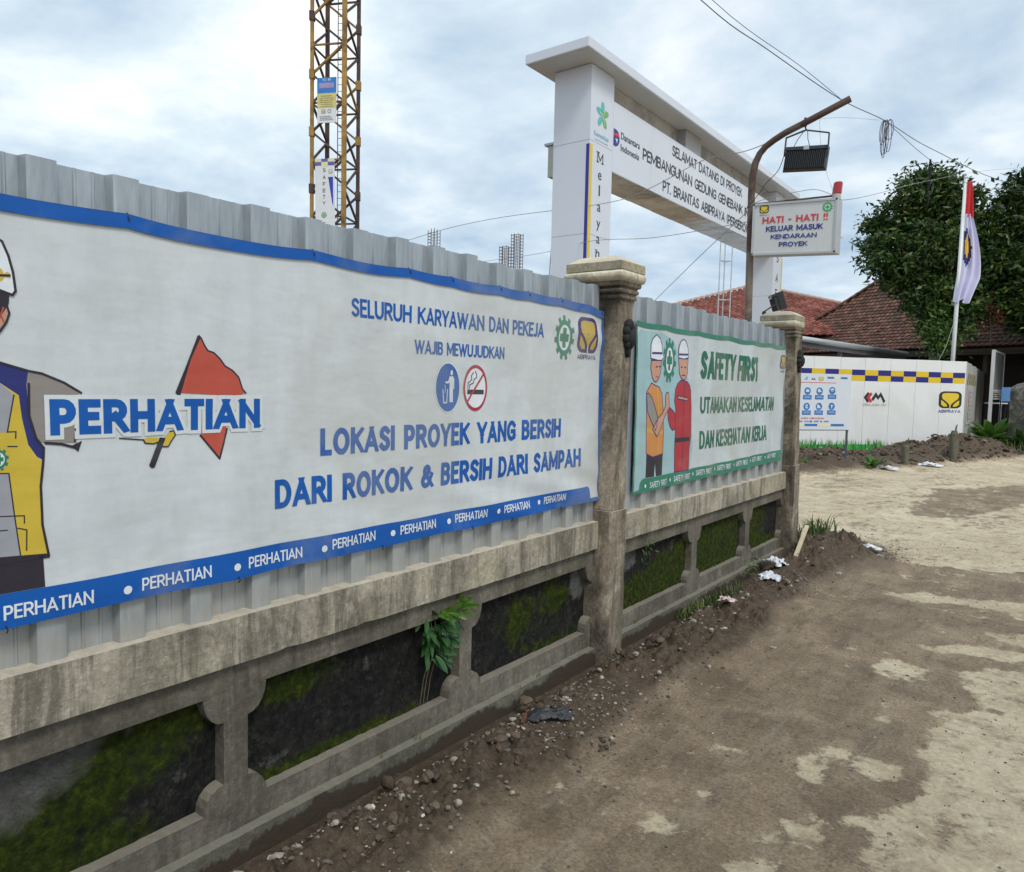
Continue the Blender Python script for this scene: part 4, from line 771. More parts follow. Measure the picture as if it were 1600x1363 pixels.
pr.line([(4.36, 1.67), (4.40, 1.672)], .007, RED, 6); pr.line([(4.76, 1.69), (4.80, 1.69)], .007, PURP, 6); pr.line([(4.375, 1.60), (4.40, 1.42), (4.41, 1.17)], .008, YEL, 4); pr.line([(4.80, 1.64), (4.80, 1.26)], .005, PURP, 4); pr.line([(4.82, 1.22), (4.815, 1.03)], .006, PURP, 4)
pr.obj('workers_drawing', b2)
pr = Print(fr2, .0050, .0004, .04); gear(pr, 4.558, 1.783, .112, .150, GREEN, BWHITE, 0); pr.obj('gear_emblem', b2)
pr = Print(fr2, .0026, .0004, .03); emblem(pr, 6.895, 7.02, 1.800, 1.925, PURP, GOLD, 0); pr.text('ABI', 6.90, 7.01, 1.765, 1.787, PURP, 1, .02); pr.obj('company_emblem', b2)

# ================================================================== gate (welcome portal)
gate = thing('entrance_gate', 'large white welcome portal with overhanging flat roof slab and black lettering', 'gate', (-5.45, 12.4, 0))
XF, XB, ZB, ZT, ZP = -5.17, -5.74, 4.53, 5.46, 5.76
for y0, y1, lab in ((8.38, 8.97, 'post with blue and yellow stripe, leafy emblem and vertical lettering Melayani'), (15.86, 16.46, 'far post with vertical lettering SAFETY')):
    mb = MB(); zs_ = [0, 1.2, 2.4, 3.6, 4.8, ZP]
    for a, c in zip(zs_[:-1], zs_[1:]): mb.box(((XF+XB)/2, (y0+y1)/2, (a+c)/2), (XF-XB, y1-y0, c-a-.006), GATEW)
    mb.box(((XF+XB)/2, (y0+y1)/2, ZP/2), (XF-XB-.012, y1-y0-.012, ZP-.002), MUDGREY); part(mb, 'post', gate, label=lab)
mb = MB(); n_ = 6; yy = np.linspace(8.972, 15.858, n_+1)
for a, c in zip(yy[:-1], yy[1:]): mb.box(((XF+XB)/2, (a+c)/2, (ZB+ZT)/2), (XF-XB, c-a-.003, ZT-ZB), GATEW)
part(mb, 'beam', gate)
mb = MB(); n_ = 9; yy = np.linspace(8.972, 15.858, n_+1)
for i, (a, c) in enumerate(zip(yy[:-1], yy[1:])): mb.box(((XF+XB)/2, (a+c)/2, ZB-.004), (XF-XB-.01, c-a-.004, .006), GLOSS, Matrix.Rotation(math.radians(.5*(-1)**i), 3, 'Y'))
part(mb, 'glossy_soffit', gate)
mb = MB(); mb.box(((XF+XB)/2-.06, (8.972+15.858)/2, (ZT+ZP)/2), (.40, 15.858-8.972, ZP-ZT-.002), GLOSS); part(mb, 'glossy_recess', gate)
mb = MB(); mb.box(((XF+XB)/2-.0, 11.63, (ZT+ZP)/2), (XF-XB-.03, .60, ZP-ZT-.003), P('gate grey spacer', (.36, .35, .34), .5, var=.1)); part(mb, 'spacer_block', gate)
slab = MB(); slab.box((-5.455, 12.40, 5.835), (.97, 8.86, .13), GATEW); q = part(slab, 'roof_slab', gate)
bv = q.modifiers.new('bevel', 'BEVEL'); bv.width = .012; bv.segments = 2
mb = MB(); mb.box((-5.455, 12.40, 5.7665), (.93, 8.80, .006), P('gate soffit panel', (.55, .56, .58), .25, var=.06, scale=1)); part(mb, 'soffit', gate)
fg = frame((XF, 0, 0), (0, 1, 0), (1, 0, 0)); fl = lambda y0: frame((XF, y0, 0), (-1, 0, 0), (0, -1, 0))
for txt, bx, bo in [('SELAMAT DATANG DI PROYEK', (10.82, 13.87, 5.215, 5.375), .03), ('PEMBANGUNAN GEDUNG GENEBANK INDONESIA', (9.845, 15.22, 4.91, 5.075), .035), ('PT. BRANTAS ABIPRAYA (PERSERO)', (10.53, 14.20, 4.61, 4.775), .035)]:
    line_of_words(lambda: Print(fg, .003, .001), 'lettering', gate, txt, bx, S_BLACK, bo)
pr = Print(fg, .003, .001); pr.text('Danantara', 9.19, 9.745, 5.025, 5.115, S_BLACK, 1, .012); pr.obj('lettering', gate)
pr = Print(fg, .003, .001); pr.text('Indonesia', 9.19, 9.735, 4.865, 4.955, S_BLACK, 1, .012); pr.obj('lettering', gate)
pr = Print(fg, .003, .001); pr.poly([(8.985, 4.885), (9.05, 4.885), (9.11, 4.91), (9.15, 4.96), (9.15, 5.03), (9.11, 5.09), (9.05, 5.11), (8.985, 5.11)], S_NAVY, 0)
pr.poly([(8.985, 5.01), (9.02, 5.03), (9.06, 5.02), (9.10, 5.03), (9.15, 5.02), (9.13, 5.07), (9.08, 5.07), (9.04, 5.05), (8.985, 5.06)], S_RED, 1); pr.poly([(9.03, 4.99), (9.10, 4.99), (9.08, 4.93), (9.06, 4.96)], S_WHITE, 1); pr.obj('company_emblem', gate)
pr = Print(fg, .003, .001)
for ang, m_, r_ in ((90, S_TEAL, 1), (162, S_TEAL, 1), (18, S_LG, 1), (234, S_TEAL, 1.15), (306, S_LG, 1.15)):
    q = math.radians(ang); cx, cz = 8.678+.085*math.cos(q)*r_, 5.19+.095*math.sin(q)*r_; R2 = Matrix.Rotation(q, 2)
    pr.poly([tuple(Vector((cx, cz))+R2 @ Vector((.078*math.cos(k*math.pi/8), .042*math.sin(k*math.pi/8)))) for k in range(16)], m_, 1)
pr.line([(8.69, 5.19), (8.75, 5.30)], .012, S_PALEY, 3); pr.line([(8.69, 5.19), (8.60, 5.21)], .01, S_WHITE, 3); pr.line([(8.69, 5.19), (8.72, 5.06)], .012, S_PALEY, 3)
pr.obj('ministry_emblem', gate); pr = Print(fg, .003, .001); pr.text('Kemenkes', 8.48, 8.85, 4.885, 4.945, S_LB, 1, .01); pr.rect(8.50, 8.84, 4.835, 4.850, P('sign faint teal', (.45, .60, .62), .4), 1); pr.obj('emblem_caption', gate)
def serif(pr, chs, cx, z0, z1, w_, m_, sh=0):
    pr.text(chs, cx-w_/2, cx+w_/2, z0, z1, m_, 1, 0, sh)
    if chs in 'MAnFil': pr.rect(cx-w_*.62, cx-w_*.22, z0-.001, z0+.012, m_, 1)
    if chs in 'MAn': pr.rect(cx+w_*.22, cx+w_*.62, z0-.001, z0+.012, m_, 1)
    if chs in 'MnlF': pr.rect(cx-w_*.66, cx-w_*.1, z1-.012 if chs != 'n' else z0+(z1-z0)*.72, z1 if chs != 'n' else z0+(z1-z0)*.80, m_, 1)
for chs, z, w_ in zip('Melayani', [4.56, 4.345, 4.135, 3.93, 3.715, 3.51, 3.315, 3.12], [.15, .085, .03, .085, .10, .085, .10, .03]):
    pr = Print(fg, .003, .001); serif(pr, chs, 8.65, z, z+.135, w_, S_BLACK); pr.obj('letter', gate)
for chs, z in zip('SAFETY', [4.33, 3.93, 3.60, 3.25, 2.90, 2.55]):
    pr = Print(frame((XF, 0, 0), (0, 1, 0), (1, 0, 0)), .003, .001); serif(pr, chs, 16.12, z, z+.16, .13, S_BLACK, .12); pr.obj('letter', gate)
pr = Print(fg, .003, .001); pr.rect(8.384, 8.45, 0, 4.75, S_YEL, 0); pr.obj('yellow_stripe', gate)
pr = Print(fl(8.38), .003, .001); pr.rect(.004, .052, 0, 4.75, P('stripe navy', (.03, .02, .28), .35, var=.05), 0); pr.obj('blue_stripe', gate)
pr = Print(fg, .003, .001); pr.rect(16.40, 16.458, 0, 4.45, S_YEL, 0); pr.obj('yellow_stripe', gate)
cb = thing('control_box', 'small beige box with a lid on the back of the white portal post', 'box', (-5.9, 8.60, 4.75))
mb = MB(); mb.box((-5.84, 8.58, 4.66), (.14, .16, .42), P('beige box', (.45, .46, .40), .5, var=.06)); cbb = part(mb, 'body', cb)
mb = MB(); mb.box((-5.855, 8.58, 4.885), (.20, .22, .03), MUDGREY); part(mb, 'lid', cbb)
mb = MB(); mb.tube([(-5.80, 8.58, 4.34), (-5.80, 8.58, 4.22), (-5.80, 8.58, 4.16), (-5.80, 8.58, 4.14)], [.045, .047, .035, .01], S_WHITE, 12); part(mb, 'sensor', cb)
mb = MB(); mb.tube([(-5.80, 8.58, 4.45), (-5.79, 8.58, 4.2), (-5.84, 8.56, 3.8), (-5.87, 8.55, 3.2), (-5.88, 8.55, .0)], .006, S_GREY, 6); part(mb, 'cable', cb)

# ================================================================== lamp pole, sign box, beacon, floodlights
pole = thing('lamp_pole', 'rusty bent pipe pole rising behind the fence with a curved arm over the road', 'pole', (-2.385, 6.67, 0))
ctrl = [(-2.372, 0), (-2.376, 1.0), (-2.379, 2.3), (-2.398, 3.36), (-2.394, 3.52), (-2.375, 3.625), (-2.340, 3.70), (-2.290, 3.755), (-2.215, 3.800), (-2.120, 3.845), (-1.94, 3.905), (-1.60, 4.025)]
mb = MB(); mb.tube([(a, 6.67, c) for a, c in ctrl], [.033]*3+[.031]*3+[.028]*6, RUST, 14); q = part(mb, 'pipe', pole, smooth=True)
mb = MB(); mb.tube([(-1.955, 6.67, 3.90+.034*math.cos(t_)) if False else (-1.955+.002*math.cos(t_), 6.67+.037*math.sin(t_), 3.901+.037*math.cos(t_)) for t_ in np.linspace(0, 6.28, 14)], .006, RUST, 6); mb.tube([(-1.955, 6.67, 3.86), (-1.94, 6.67, 3.83)], .006, IRON, 6); part(mb, 'clamp', pole)
sb = thing('sign_box', 'white light box sign reading HATI - HATI !! hung on the rusty pole', 'sign', (-2.0, 6.67, 3.0))
fs_ = lambda a, b_, d=0.0: Vector((a, 6.60-d, b_-.052*(a+2.36)))
SX0, SX1, SZ0, SZ1, ST = -2.350, -1.640, 2.800, 3.245, .15
def sheared(mb, a0, a1, y0, y1, z0, z1, m_): mb.add([(a, y, z-.052*(a+2.36)) for a in (a0, a1) for y in (y0, y1) for z in (z0, z1)], [(0, 1, 3, 2), (4, 6, 7, 5), (0, 4, 5, 1), (2, 3, 7, 6), (0, 2, 6, 4), (1, 5, 7, 3)], m_)
mb = MB(); sheared(mb, SX0, SX1, 6.606, 6.60+ST, SZ0, SZ1, P('sign box side', (.42, .43, .43), .4, metal=.2, var=.08)); part(mb, 'casing', sb)
mb = MB(); sheared(mb, SX0+.012, SX1-.012, 6.600, 6.608, SZ0+.012, SZ1-.012, P('acrylic face', (.60, .61, .60), .3, var=.05, scale=3, dirt=(.45, .44, .38), dirtamt=.35, bstr=.02)); part(mb, 'face', sb)
mb = MB()
for a0, a1, z0, z1 in ((SX0, SX1, SZ0-.003, SZ0+.014), (SX0, SX1, SZ1-.014, SZ1+.003), (SX0-.001, SX0+.016, SZ0, SZ1), (SX1-.016, SX1+.001, SZ0, SZ1)): sheared(mb, a0, a1, 6.590, 6.612, z0, z1, P('sign trim', (.48, .49, .48), .35, metal=.4, var=.1))
part(mb, 'trim', sb)
for txt, bx, m_, bo in [('HATI - HATI !!', (-2.262, -1.712, 3.070, 3.128), S_RED, .10), ('KELUAR MASUK', (-2.228, -1.750, 2.998, 3.046), S_NAVY, .09), ('KENDARAAN', (-2.184, -1.796, 2.932, 2.972), S_NAVY, .09), ('PROYEK', (-2.110, -1.870, 2.863, 2.905), S_NAVY, .09)]:
    line_of_words(lambda: Print(fs_, .0025, .0008), 'lettering', sb, txt, bx, m_, bo)
pr = Print(fs_, .0025, .0008); gear(pr, -1.720, 3.177, .042, .042, S_GREEN, S_WHITE, 0, 13); pr.obj('gear_emblem', sb)
pr = Print(fs_, .0025, .0008); emblem(pr, -2.292, -2.212, 3.162, 3.228, S_BLACK, S_YEL, 0); pr.text('ABIPRAYA', -2.295, -2.209, 3.140, 3.150, S_NAVY, 1, .02); pr.obj('company_emblem', sb)
mb = MB(); mb.bar((-2.40, 6.66, 3.262), (-1.70, 6.66, 3.245), .022, RUST, .012); part(mb, 'hanging_bar', sb)
for z in (3.19, 2.86):
    mb = MB(); mb.bar((-2.40, 6.675, z), (-2.33, 6.675, z-.002), .02, RUST, .03); part(mb, 'bracket', sb)
be = thing('beacon_light', 'red warning beacon standing on top of the white light box sign', 'beacon', (-1.668, 6.67, 3.21))
mb = MB(); mb.tube([(-1.672, 6.67, 3.212), (-1.672, 6.67, 3.245), (-1.671, 6.67, 3.262)], [.036, .036, .032], P('beacon base', (.42, .40, .37), .5), 16); q = part(mb, 'base', be); autosmooth(q)
mt, t, b = newmat('red beacon plastic'); b.inputs['Base Color'].default_value = (.50, .012, .02, 1); b.inputs['Roughness'].default_value = .15; b.inputs['Transmission Weight'].default_value = .25; b.inputs['Coat Weight'].default_value = .4
mb = MB(); vs = []; nR = 32
for z, r in ((3.262, .037), (3.30, .036), (3.34, .035), (3.352, .033), (3.358, .024), (3.360, .0)):
    vs.append([(-1.670+.10*(z-3.26)+(r+(.0012 if k % 2 else 0))*math.cos(2*math.pi*k/nR), 6.67+(r+(.0012 if k % 2 else 0))*math.sin(2*math.pi*k/nR), z) for k in range(nR)])
mb.rings(vs, mt); q = part(mb, 'dome', be); autosmooth(q)
def floodlight(name, label, O, rot, w_, h_, d_, glass=True):
    """O = centre of lamp head; rot = 3x3 of the head; local x right, y front, z up"""
    r_ = thing(name, label, 'floodlight', O); O = Vector(O); X = lambda p: O+rot @ Vector(p)
    blk = P('floodlight black casting', (.022, .024, .026), .45, var=.2, bstr=.1)
    hs = None; mb = MB(); mb.rings([[X(p) for p in ((-w_/2*f, y, -h_/2*f), (w_/2*f, y, -h_/2*f), (w_/2*f, y, h_/2*f), (-w_/2*f, y, h_/2*f))] for y, f in ((d_*.5, 1.0), (d_*.38, 1.02), (-d_*.1, .98), (-d_*.22, .90))], blk); hs = part(mb, 'housing', r_)
    mb = MB(); mb.box(X((0, -d_*.30, h_*.40)), (w_*.96, d_*.35, h_*.15), blk, rot); mb.box(X((0, -d_*.46, h_*.40)), (.045, .012, .035), MUDGREY, rot); part(mb, 'driver_box', r_)
    nf = 22
    for k in range(nf):
        mb = MB(); mb.box(X((-w_*.46+w_*.92*k/(nf-1), -d_*.34, -h_*.10)), (w_*.012, d_*.26, h_*.76), blk, rot); part(mb, 'fin', hs)
    mb = MB(); mb.box(X((0, d_*.51, 0)), (w_*.92, .004, h_*.88), P('lamp glass', (.35, .38, .38), .08, var=.05, bstr=0, spec=.9), rot); part(mb, 'glass', r_)
    return r_, X, blk
Rf = Matrix.Rotation(math.radians(183), 3, 'Z') @ Matrix.Rotation(math.radians(-14), 3, 'X') @ Matrix.Rotation(math.radians(-3.5), 3, 'Y')
Rf = Matrix.Rotation(math.radians(4), 3, 'Y') @ Matrix.Rotation(math.radians(8), 3, 'Z') @ Matrix.Rotation(math.radians(-12), 3, 'X')
fl1, X1, blk = floodlight('floodlight', 'black finned floodlight hanging in its bracket from the curved pole arm', (-1.936, 6.66, 3.592), Rf, .350, .200, .08)
mb = MB()
for a, c in (((-2.118, 6.66, 3.640), (-2.108, 6.66, 3.795)), ((-2.108, 6.66, 3.795), (-1.945, 6.66, 3.832)), ((-1.945, 6.66, 3.832), (-1.752, 6.66, 3.775)), ((-1.752, 6.66, 3.775), (-1.757, 6.66, 3.595))): mb.bar(a, c, .022, blk, .008)
part(mb, 'bracket', fl1)
for a, c in (((-1.96, 6.66, 3.828), (-2.04, 6.65, 3.70)), ((-1.93, 6.66, 3.828), (-1.90, 6.64, 3.68))):
    mb = MB(); mb.tube([a, ((a[0]+c[0])/2-.01, 6.66, (a[2]+c[2])/2), c], .003, IRON, 5); part(mb, 'cord', fl1)
R2_ = Matrix.Rotation(math.radians(-58), 3, 'Z') @ Matrix.Rotation(math.radians(18), 3, 'X')
fl2, X2, blk = floodlight('floodlight', 'small black floodlight aiming up behind the farther pillar top', (-2.36, 7.42, 2.47), R2_, .20, .17, .10)
mb = MB(); mb.bar((-2.33, 7.36, 2.46), (-2.42, 7.22, 2.36), .022, blk, .008); mb.bar((-2.42, 7.22, 2.36), (-2.42, 7.22, 1.6), .03, blk, .03); part(mb, 'bracket', fl2)

# cables
def cable(name, label, pts, r, col=IRON, group=None, parent=None):
    P_ = [Vector(p) for p in pts]; fine = []; r = r*.68
    for i in range(len(P_)-1):
        p0, p1, p2, p3 = P_[max(i-1, 0)], P_[i], P_[i+1], P_[min(i+2, len(P_)-1)]
        for k in range(6):
            t_ = k/6; fine.append(.5*((2*p1)+(-p0+p2)*t_+(2*p0-5*p1+4*p2-p3)*t_*t_+(-p0+3*p1-3*p2+p3)*t_**3))
    fine.append(P_[-1]); mb = MB(); org = fine[0]
    if parent: mb.tube(fine, r, col, 6); return part(mb, name, parent, True)
    mb.tube([p-org for p in fine], r, col, 6); o = mb.obj(name, None, True); o.location = org; tag(o, label, 'cable', group); return o
WIRE = P('cable sheath', (.05, .05, .055), .6, var=.1, bstr=0); WIREL = P('pale cable sheath', (.30, .29, .27), .6, var=.2, bstr=0)
cable('overhead_cable', 'long overhead cable descending past the tip of the pole arm to the trees', [(-4.5, 5.2, 6.9), (-3.891, 8.784, 6.342), (-3.556, 10.282, 6.212), (-3.143, 12.474, 6.16), (-2.881, 14.576, 6.378), (-2.51, 17.385, 6.549), (-1.339, 22.054, 6.725), (1.5, 30, 7.4)], .009, WIRE)
cable('overhead_cable', 'second thinner overhead cable meeting the long one near the pole arm tip', [(-4.4, 6.2, 7.1), (-3.863, 9.066, 6.45), (-3.356, 11.062, 6.225), (-3.142, 12.47, 6.165)], .006, WIRE)
cable('overhead_cable', 'short branch cable dropping from the knot towards the tree top', [(-2.877, 14.574, 6.37), (-2.571, 17.321, 6.352), (-2.089, 20.204, 6.418), (-1.339, 24.602, 7.125)], .007, WIRE)
cable('overhead_cable', 'thin level cable from above the hanging floodlight to the cable knot', [(-1.95, 6.72, 3.93), (-3.387, 12.262, 5.844), (-3.203, 13.048, 6.058), (-2.984, 14.504, 6.40)], .004, WIREL)
cable('overhead_cable', 'cable sagging in front of the white portal to the curved pole arm', [(-12, 8.6, 3.4), (-8.738, 8.678, 3.916), (-6.96, 8.5, 4.0), (-4.968, 8.384, 3.95), (-4.284, 8.284, 4.01), (-3.33, 7.756, 4.08), (-2.766, 7.4, 3.98), (-2.297, 6.72, 3.80)], .006, WIREL)
cable('overhead_cable', 'lower cable crossing in front of the portal beneath its lettering', [(-12, 11, 3.9), (-7.226, 9.801, 3.697), (-5.05, 8.2, 3.45), (-3.755, 7.5, 3.25), (-2.40, 6.69, 3.12)], .005, WIREL)
cable('overhead_cable', 'steep stay cable rising from the fence to the pole beside the sign box', [(-4.6, 8.6, 2.42), (-3.9, 8.05, 2.72), (-3.15, 7.35, 2.98), (-2.40, 6.69, 3.24)], .005, WIREL)
cable('overhead_cable', 'cable leaving the sign box beacon towards the big tree', [(-1.70, 6.67, 3.25), (-1.822, 7.578, 3.42), (-2.261, 11.092, 4.293), (-2.5, 16.053, 5.607), (-2.342, 23.891, 7.653), (-1.7, 33.487, 10.0)], .006, WIREL)
cable('cord', '', parent=fl1, pts=[(-2.118, 6.65, 3.64), (-2.16, 6.64, 3.52), (-2.26, 6.63, 3.42), (-2.32, 6.62, 3.33), (-2.42, 6.62, 3.22)], r=.005, col=IRON)
cable('cord', '', parent=be, pts=[(-2.42, 6.62, 3.235), (-2.3, 6.62, 3.275), (-2.1, 6.62, 3.30), (-1.90, 6.63, 3.315), (-1.80, 6.63, 3.30), (-1.70, 6.64, 3.25)], r=.004, col=WIREL)
cable('cord', '', parent=be, pts=[(-1.84, 6.67, 3.93), (-1.82, 6.67, 3.7), (-1.76, 6.67, 3.45), (-1.70, 6.66, 3.29)], r=.0018, col=WIREL)
kn = thing('cable_knot', 'tangled bundle of loose cable ends hanging from the overhead cable', 'cable bundle', (-2.88, 14.57, 6.37))
for k in range(8):
    mb = MB(); a = random.uniform(-.06, .06); l = random.uniform(.35, .75); w_ = random.uniform(.03, .09)
    pts = [(-2.88+a+w_*math.sin(t_)*.8, 14.57+w_*.3*math.cos(t_), 6.39-l*(1-math.cos(t_))/2+.02) for t_ in np.linspace(0, 2*math.pi, 12)]; mb.tube(pts, .006, P('loose cable', (.07, .04, .06), .6, bstr=0), 5); part(mb, 'loop', kn)
kn2 = thing('cable_knot', 'hanging twisted cable ends in front of the tree top', 'cable bundle', (-2.56, 17.3, 6.34))
for k in range(5):
    mb = MB(); a = random.uniform(-.05, .05); l = random.uniform(.4, 1.0); mb.tube([(-2.56+a*.3, 17.3, 6.36), (-2.56+a, 17.3, 6.36-l*.3), (-2.56-a, 17.3, 6.36-l*.7), (-2.56+a*1.5, 17.3, 6.36-l)], .008, IRON, 5); part(mb, 'loose_end', kn2)

# ================================================================== crane mast, rebar, antenna
R0h = Vector((R0.x, R0.y, 0)); Fh = Vector((-math.sin(yaw), math.cos(yaw), 0))
CL = Vector((-27.569, 21.242, 0)); CF = CL+R0h*1.5-Fh*.3; CR = CF+R0h*.3+Fh*1.5; CB = CL+R0h*.3+Fh*1.5
crane = thing('tower_crane_mast', 'tall yellow and rusty lattice mast of a tower crane behind the fence', 'crane mast', tuple((CL+CF+CR+CB)/4))
CY = P('crane yellow rusted', (.33, .19, .04), .7, var=.45, scale=2.2, dirt=(.06, .028, .018), dirtamt=1.0, bstr=.2); CD = P('crane dark rust', (.055, .03, .03), .7, var=.5, scale=3, dirt=(.22, .12, .03), dirtamt=.7, bstr=.2)
ZTOP = 25.3; SEC_ = 2.48; Z0 = 10.13-4*SEC_
for c_, w_, m_ in ((CL, .14, CY), (CF, .19, CY), (CR, .15, CD), (CB, .17, CD)):
    mb = MB(); mb.box(c_+Vector((0, 0, ZTOP/2)), (w_, w_, ZTOP), m_, Matrix((R0h, Fh, Vector((0, 0, 1)))).transposed()); part(mb, 'leg', crane)
k = 0; z = Z0
while z < ZTOP-1:
    for i, (a, c) in enumerate(((CL, CF), (CF, CR), (CR, CB), (CB, CL))):
        h = SEC_/2; zc = Vector((0, 0, 1)); a1, c1 = (a, c) if i % 2 == 0 else (a, c); q = .085
        for p0, p1 in ((a+zc*z, c+zc*(z+h)), (c+zc*(z+h), a+zc*(z+2*h)), (a+zc*(z+h), c+zc*(z+h))):
            if max(p0.z, p1.z) < ZTOP: mb = MB(); mb.bar(p0, p1, q if p0.z != p1.z else .07, CY if random.random() < .12 else CD); part(mb, 'brace', crane)
    for c_ in (CL, CR):
        mb = MB(); mb.box(c_+Vector((0, 0, z)), (.22, .22, .40), CY if random.random() < .5 else CD, Matrix((R0h, Fh, Vector((0, 0, 1)))).transposed()); part(mb, 'gusset', crane)
    z += SEC_; k += 1
lc = (CL+CF+CR+CB)/4+R0h*.15+Fh*.5
for sx in (-.17, .17): mb = MB(); mb.tube([lc+R0h*sx, lc+R0h*sx+Vector((0, 0, ZTOP))], .02, CD, 5); part(mb, 'ladder_rail', crane)
for i in range(int((ZTOP-7)/.30)): mb = MB(); z = 7+i*.30; mb.tube([lc-R0h*.17+Vector((0, 0, z)), lc+R0h*.17+Vector((0, 0, z))], .013, CD, 5); part(mb, 'ladder_rung', crane)
uf = (CF-CL).normalized(); nf_ = Vector((uf.y, -uf.x, 0)); fc = lambda a, b_, d=0.0: CL+uf*a+nf_*(.12+d)+Vector((0, 0, b_))
cs1 = thing('crane_sign', 'small blue, yellow and white notice tied high on the crane mast', 'sign', tuple(fc(.75, 14.2)))
mb = MB(); mb.prism([(.32, 12.92), (1.22, 12.92), (1.22, 14.85), (.32, 14.85)], fc, 0, .03, S_WHITE); part(mb, 'panel', cs1)
pr = Print((lambda a, b_, d=0.0: fc(a, b_-.30, d)), .034, .004); pr.rect(.32, 1.22, 14.48, 15.15, S_BLUE, 0); pr.rect(.32, 1.22, 13.85, 14.48, P('notice yellow', (.62, .55, .20), .5), 0); pr.text('TC #1', .56, .98, 15.00, 15.10, S_WHITE, 1, .03)
pr.rect(.42, 1.10, 14.70, 14.92, P('notice pink', (.40, .28, .50), .5), 1)
for k in range(6): pr.rect(.45+.03*(k % 2), 1.08-.03*(k % 3), 13.90+.09*k, 13.93+.09*k, P('notice ink', (.35, .30, .12), .5), 1)
for k in range(3): pr.rect(.45, 1.08-.05*k, 13.33+.07*k, 13.36+.07*k, S_GREY, 1)
emblem(pr, .52, .72, 13.62, 13.80, S_GREY, P('notice yellow', (.62, .55, .20), .5), 1); pr.ell(.90, 13.71, .09, .09, S_GREY, 1, 14, ri=.6); pr.obj('print', cs1)
cs2 = thing('crane_banner', 'white vertical banner with the word SAFETY down its middle, low on the crane mast', 'banner', tuple(fc(.7, 9.5)))
mb = MB(); mb.prism([(.27, 7.0), (1.20, 7.0), (1.17, 9.0), (1.14, 11.38), (.22, 11.38), (.25, 9.0)], fc, 0, .02, S_WHITE); part(mb, 'cloth', cs2)
pr = Print(fc, .024, .004); VI = P('banner violet', (.12, .11, .38), .5)
for k, (a, c) in enumerate(((.22, .52), (.52, .83), (.83, 1.14))): pr.rect(a, c, 11.24, 11.38, S_PALEY if k != 1 else VI, 0); pr.rect(a, c, 11.08 if k != 1 else 11.02, 11.24, VI if k != 1 else S_PALEY, 0)
pr.poly([(.85, 10.58), (1.08, 10.58), (1.10, 9.30), (1.05, 9.45)], P('banner royal', (.03, .05, .42), .5), 0); gear(pr, .66, 8.93, .14, .14, S_GREEN, S_WHITE, 0, 11); emblem(pr, .87, 1.05, 10.72, 10.92, S_GREY, S_PALEY, 0)
pr.obj('print', cs2)
for ch_, z in zip('SAFETYFIRST', [10.80, 10.50, 10.20, 9.92, 9.65, 9.37, 8.45, 8.15, 7.85, 7.55, 7.25]): pr = Print(fc, .024, .004); pr.text(ch_, .60, .73, z, z+.16, S_BLACK, 1, .02); pr.obj('letter', cs2)
RB = P('rebar', (.13, .09, .07), .8, var=.4, bstr=0); CONC = P('raw concrete column', (.33, .32, .29), .85, var=.2)
for lab, (cx, cy, zt) in (('leftmost rebar column cage, standing alone above the fence', (-18.25, 19.33, 7.02)), ('shorter rebar cage beside a taller one above the fence', (-16.22, 20.84, 6.50)), ('taller rebar cage right of the shorter one, near the portal', (-15.92, 21.12, 6.95))):
    r_ = thing('rebar_column', lab, 'rebar cage', (cx, cy, 0), 'reinforcement cages of unfinished columns'); h_ = .15
    mb = MB(); mb.box((cx, cy, 2.5), (.42, .42, 5.0), CONC); part(mb, 'concrete_stub', r_)
    for sx in (-1, 0, 1):
        for sy in (-1, 0, 1):
            if sx or sy: mb = MB(); mb.tube([(cx+sx*h_, cy+sy*h_, 4.9), (cx+sx*h_, cy+sy*h_, zt-random.uniform(0, .06))], .013, RB, 5); part(mb, 'bar', r_)
    z = 5.1
    while z < zt-.05: mb = MB(); mb.tube([(cx+a*h_, cy+c*h_, z) for a, c in ((-1, -1), (1, -1), (1, 1), (-1, 1), (-1, -1))], .008, RB, 4); part(mb, 'tie', r_); z += .11
an = thing('antenna_mast', 'slim pale triangular lattice mast seen under the portal beam', 'mast', (-7.67, 19.56, 0)); AL = P('pale mast steel', (.50, .52, .53), .45, metal=.2, bstr=0)
tri_ = [Vector((-7.67, 19.56, 0))+R0h*(.17*math.cos(t_))+Fh*(.17*math.sin(t_)) for t_ in (math.radians(200), math.radians(80), math.radians(-20))]
for p_ in tri_: mb = MB(); mb.tube([p_, p_+Vector((0, 0, 6.9))], .016, AL, 6); part(mb, 'leg', an)
for k in range(7):
    z = .9+k*1.04
    if z > 6.9: break
    for a, c in ((0, 1), (1, 2), (2, 0)): mb = MB(); mb.tube([tri_[a]+Vector((0, 0, z)), tri_[c]+Vector((0, 0, z))], .011, AL, 5); part(mb, 'crossbar', an)

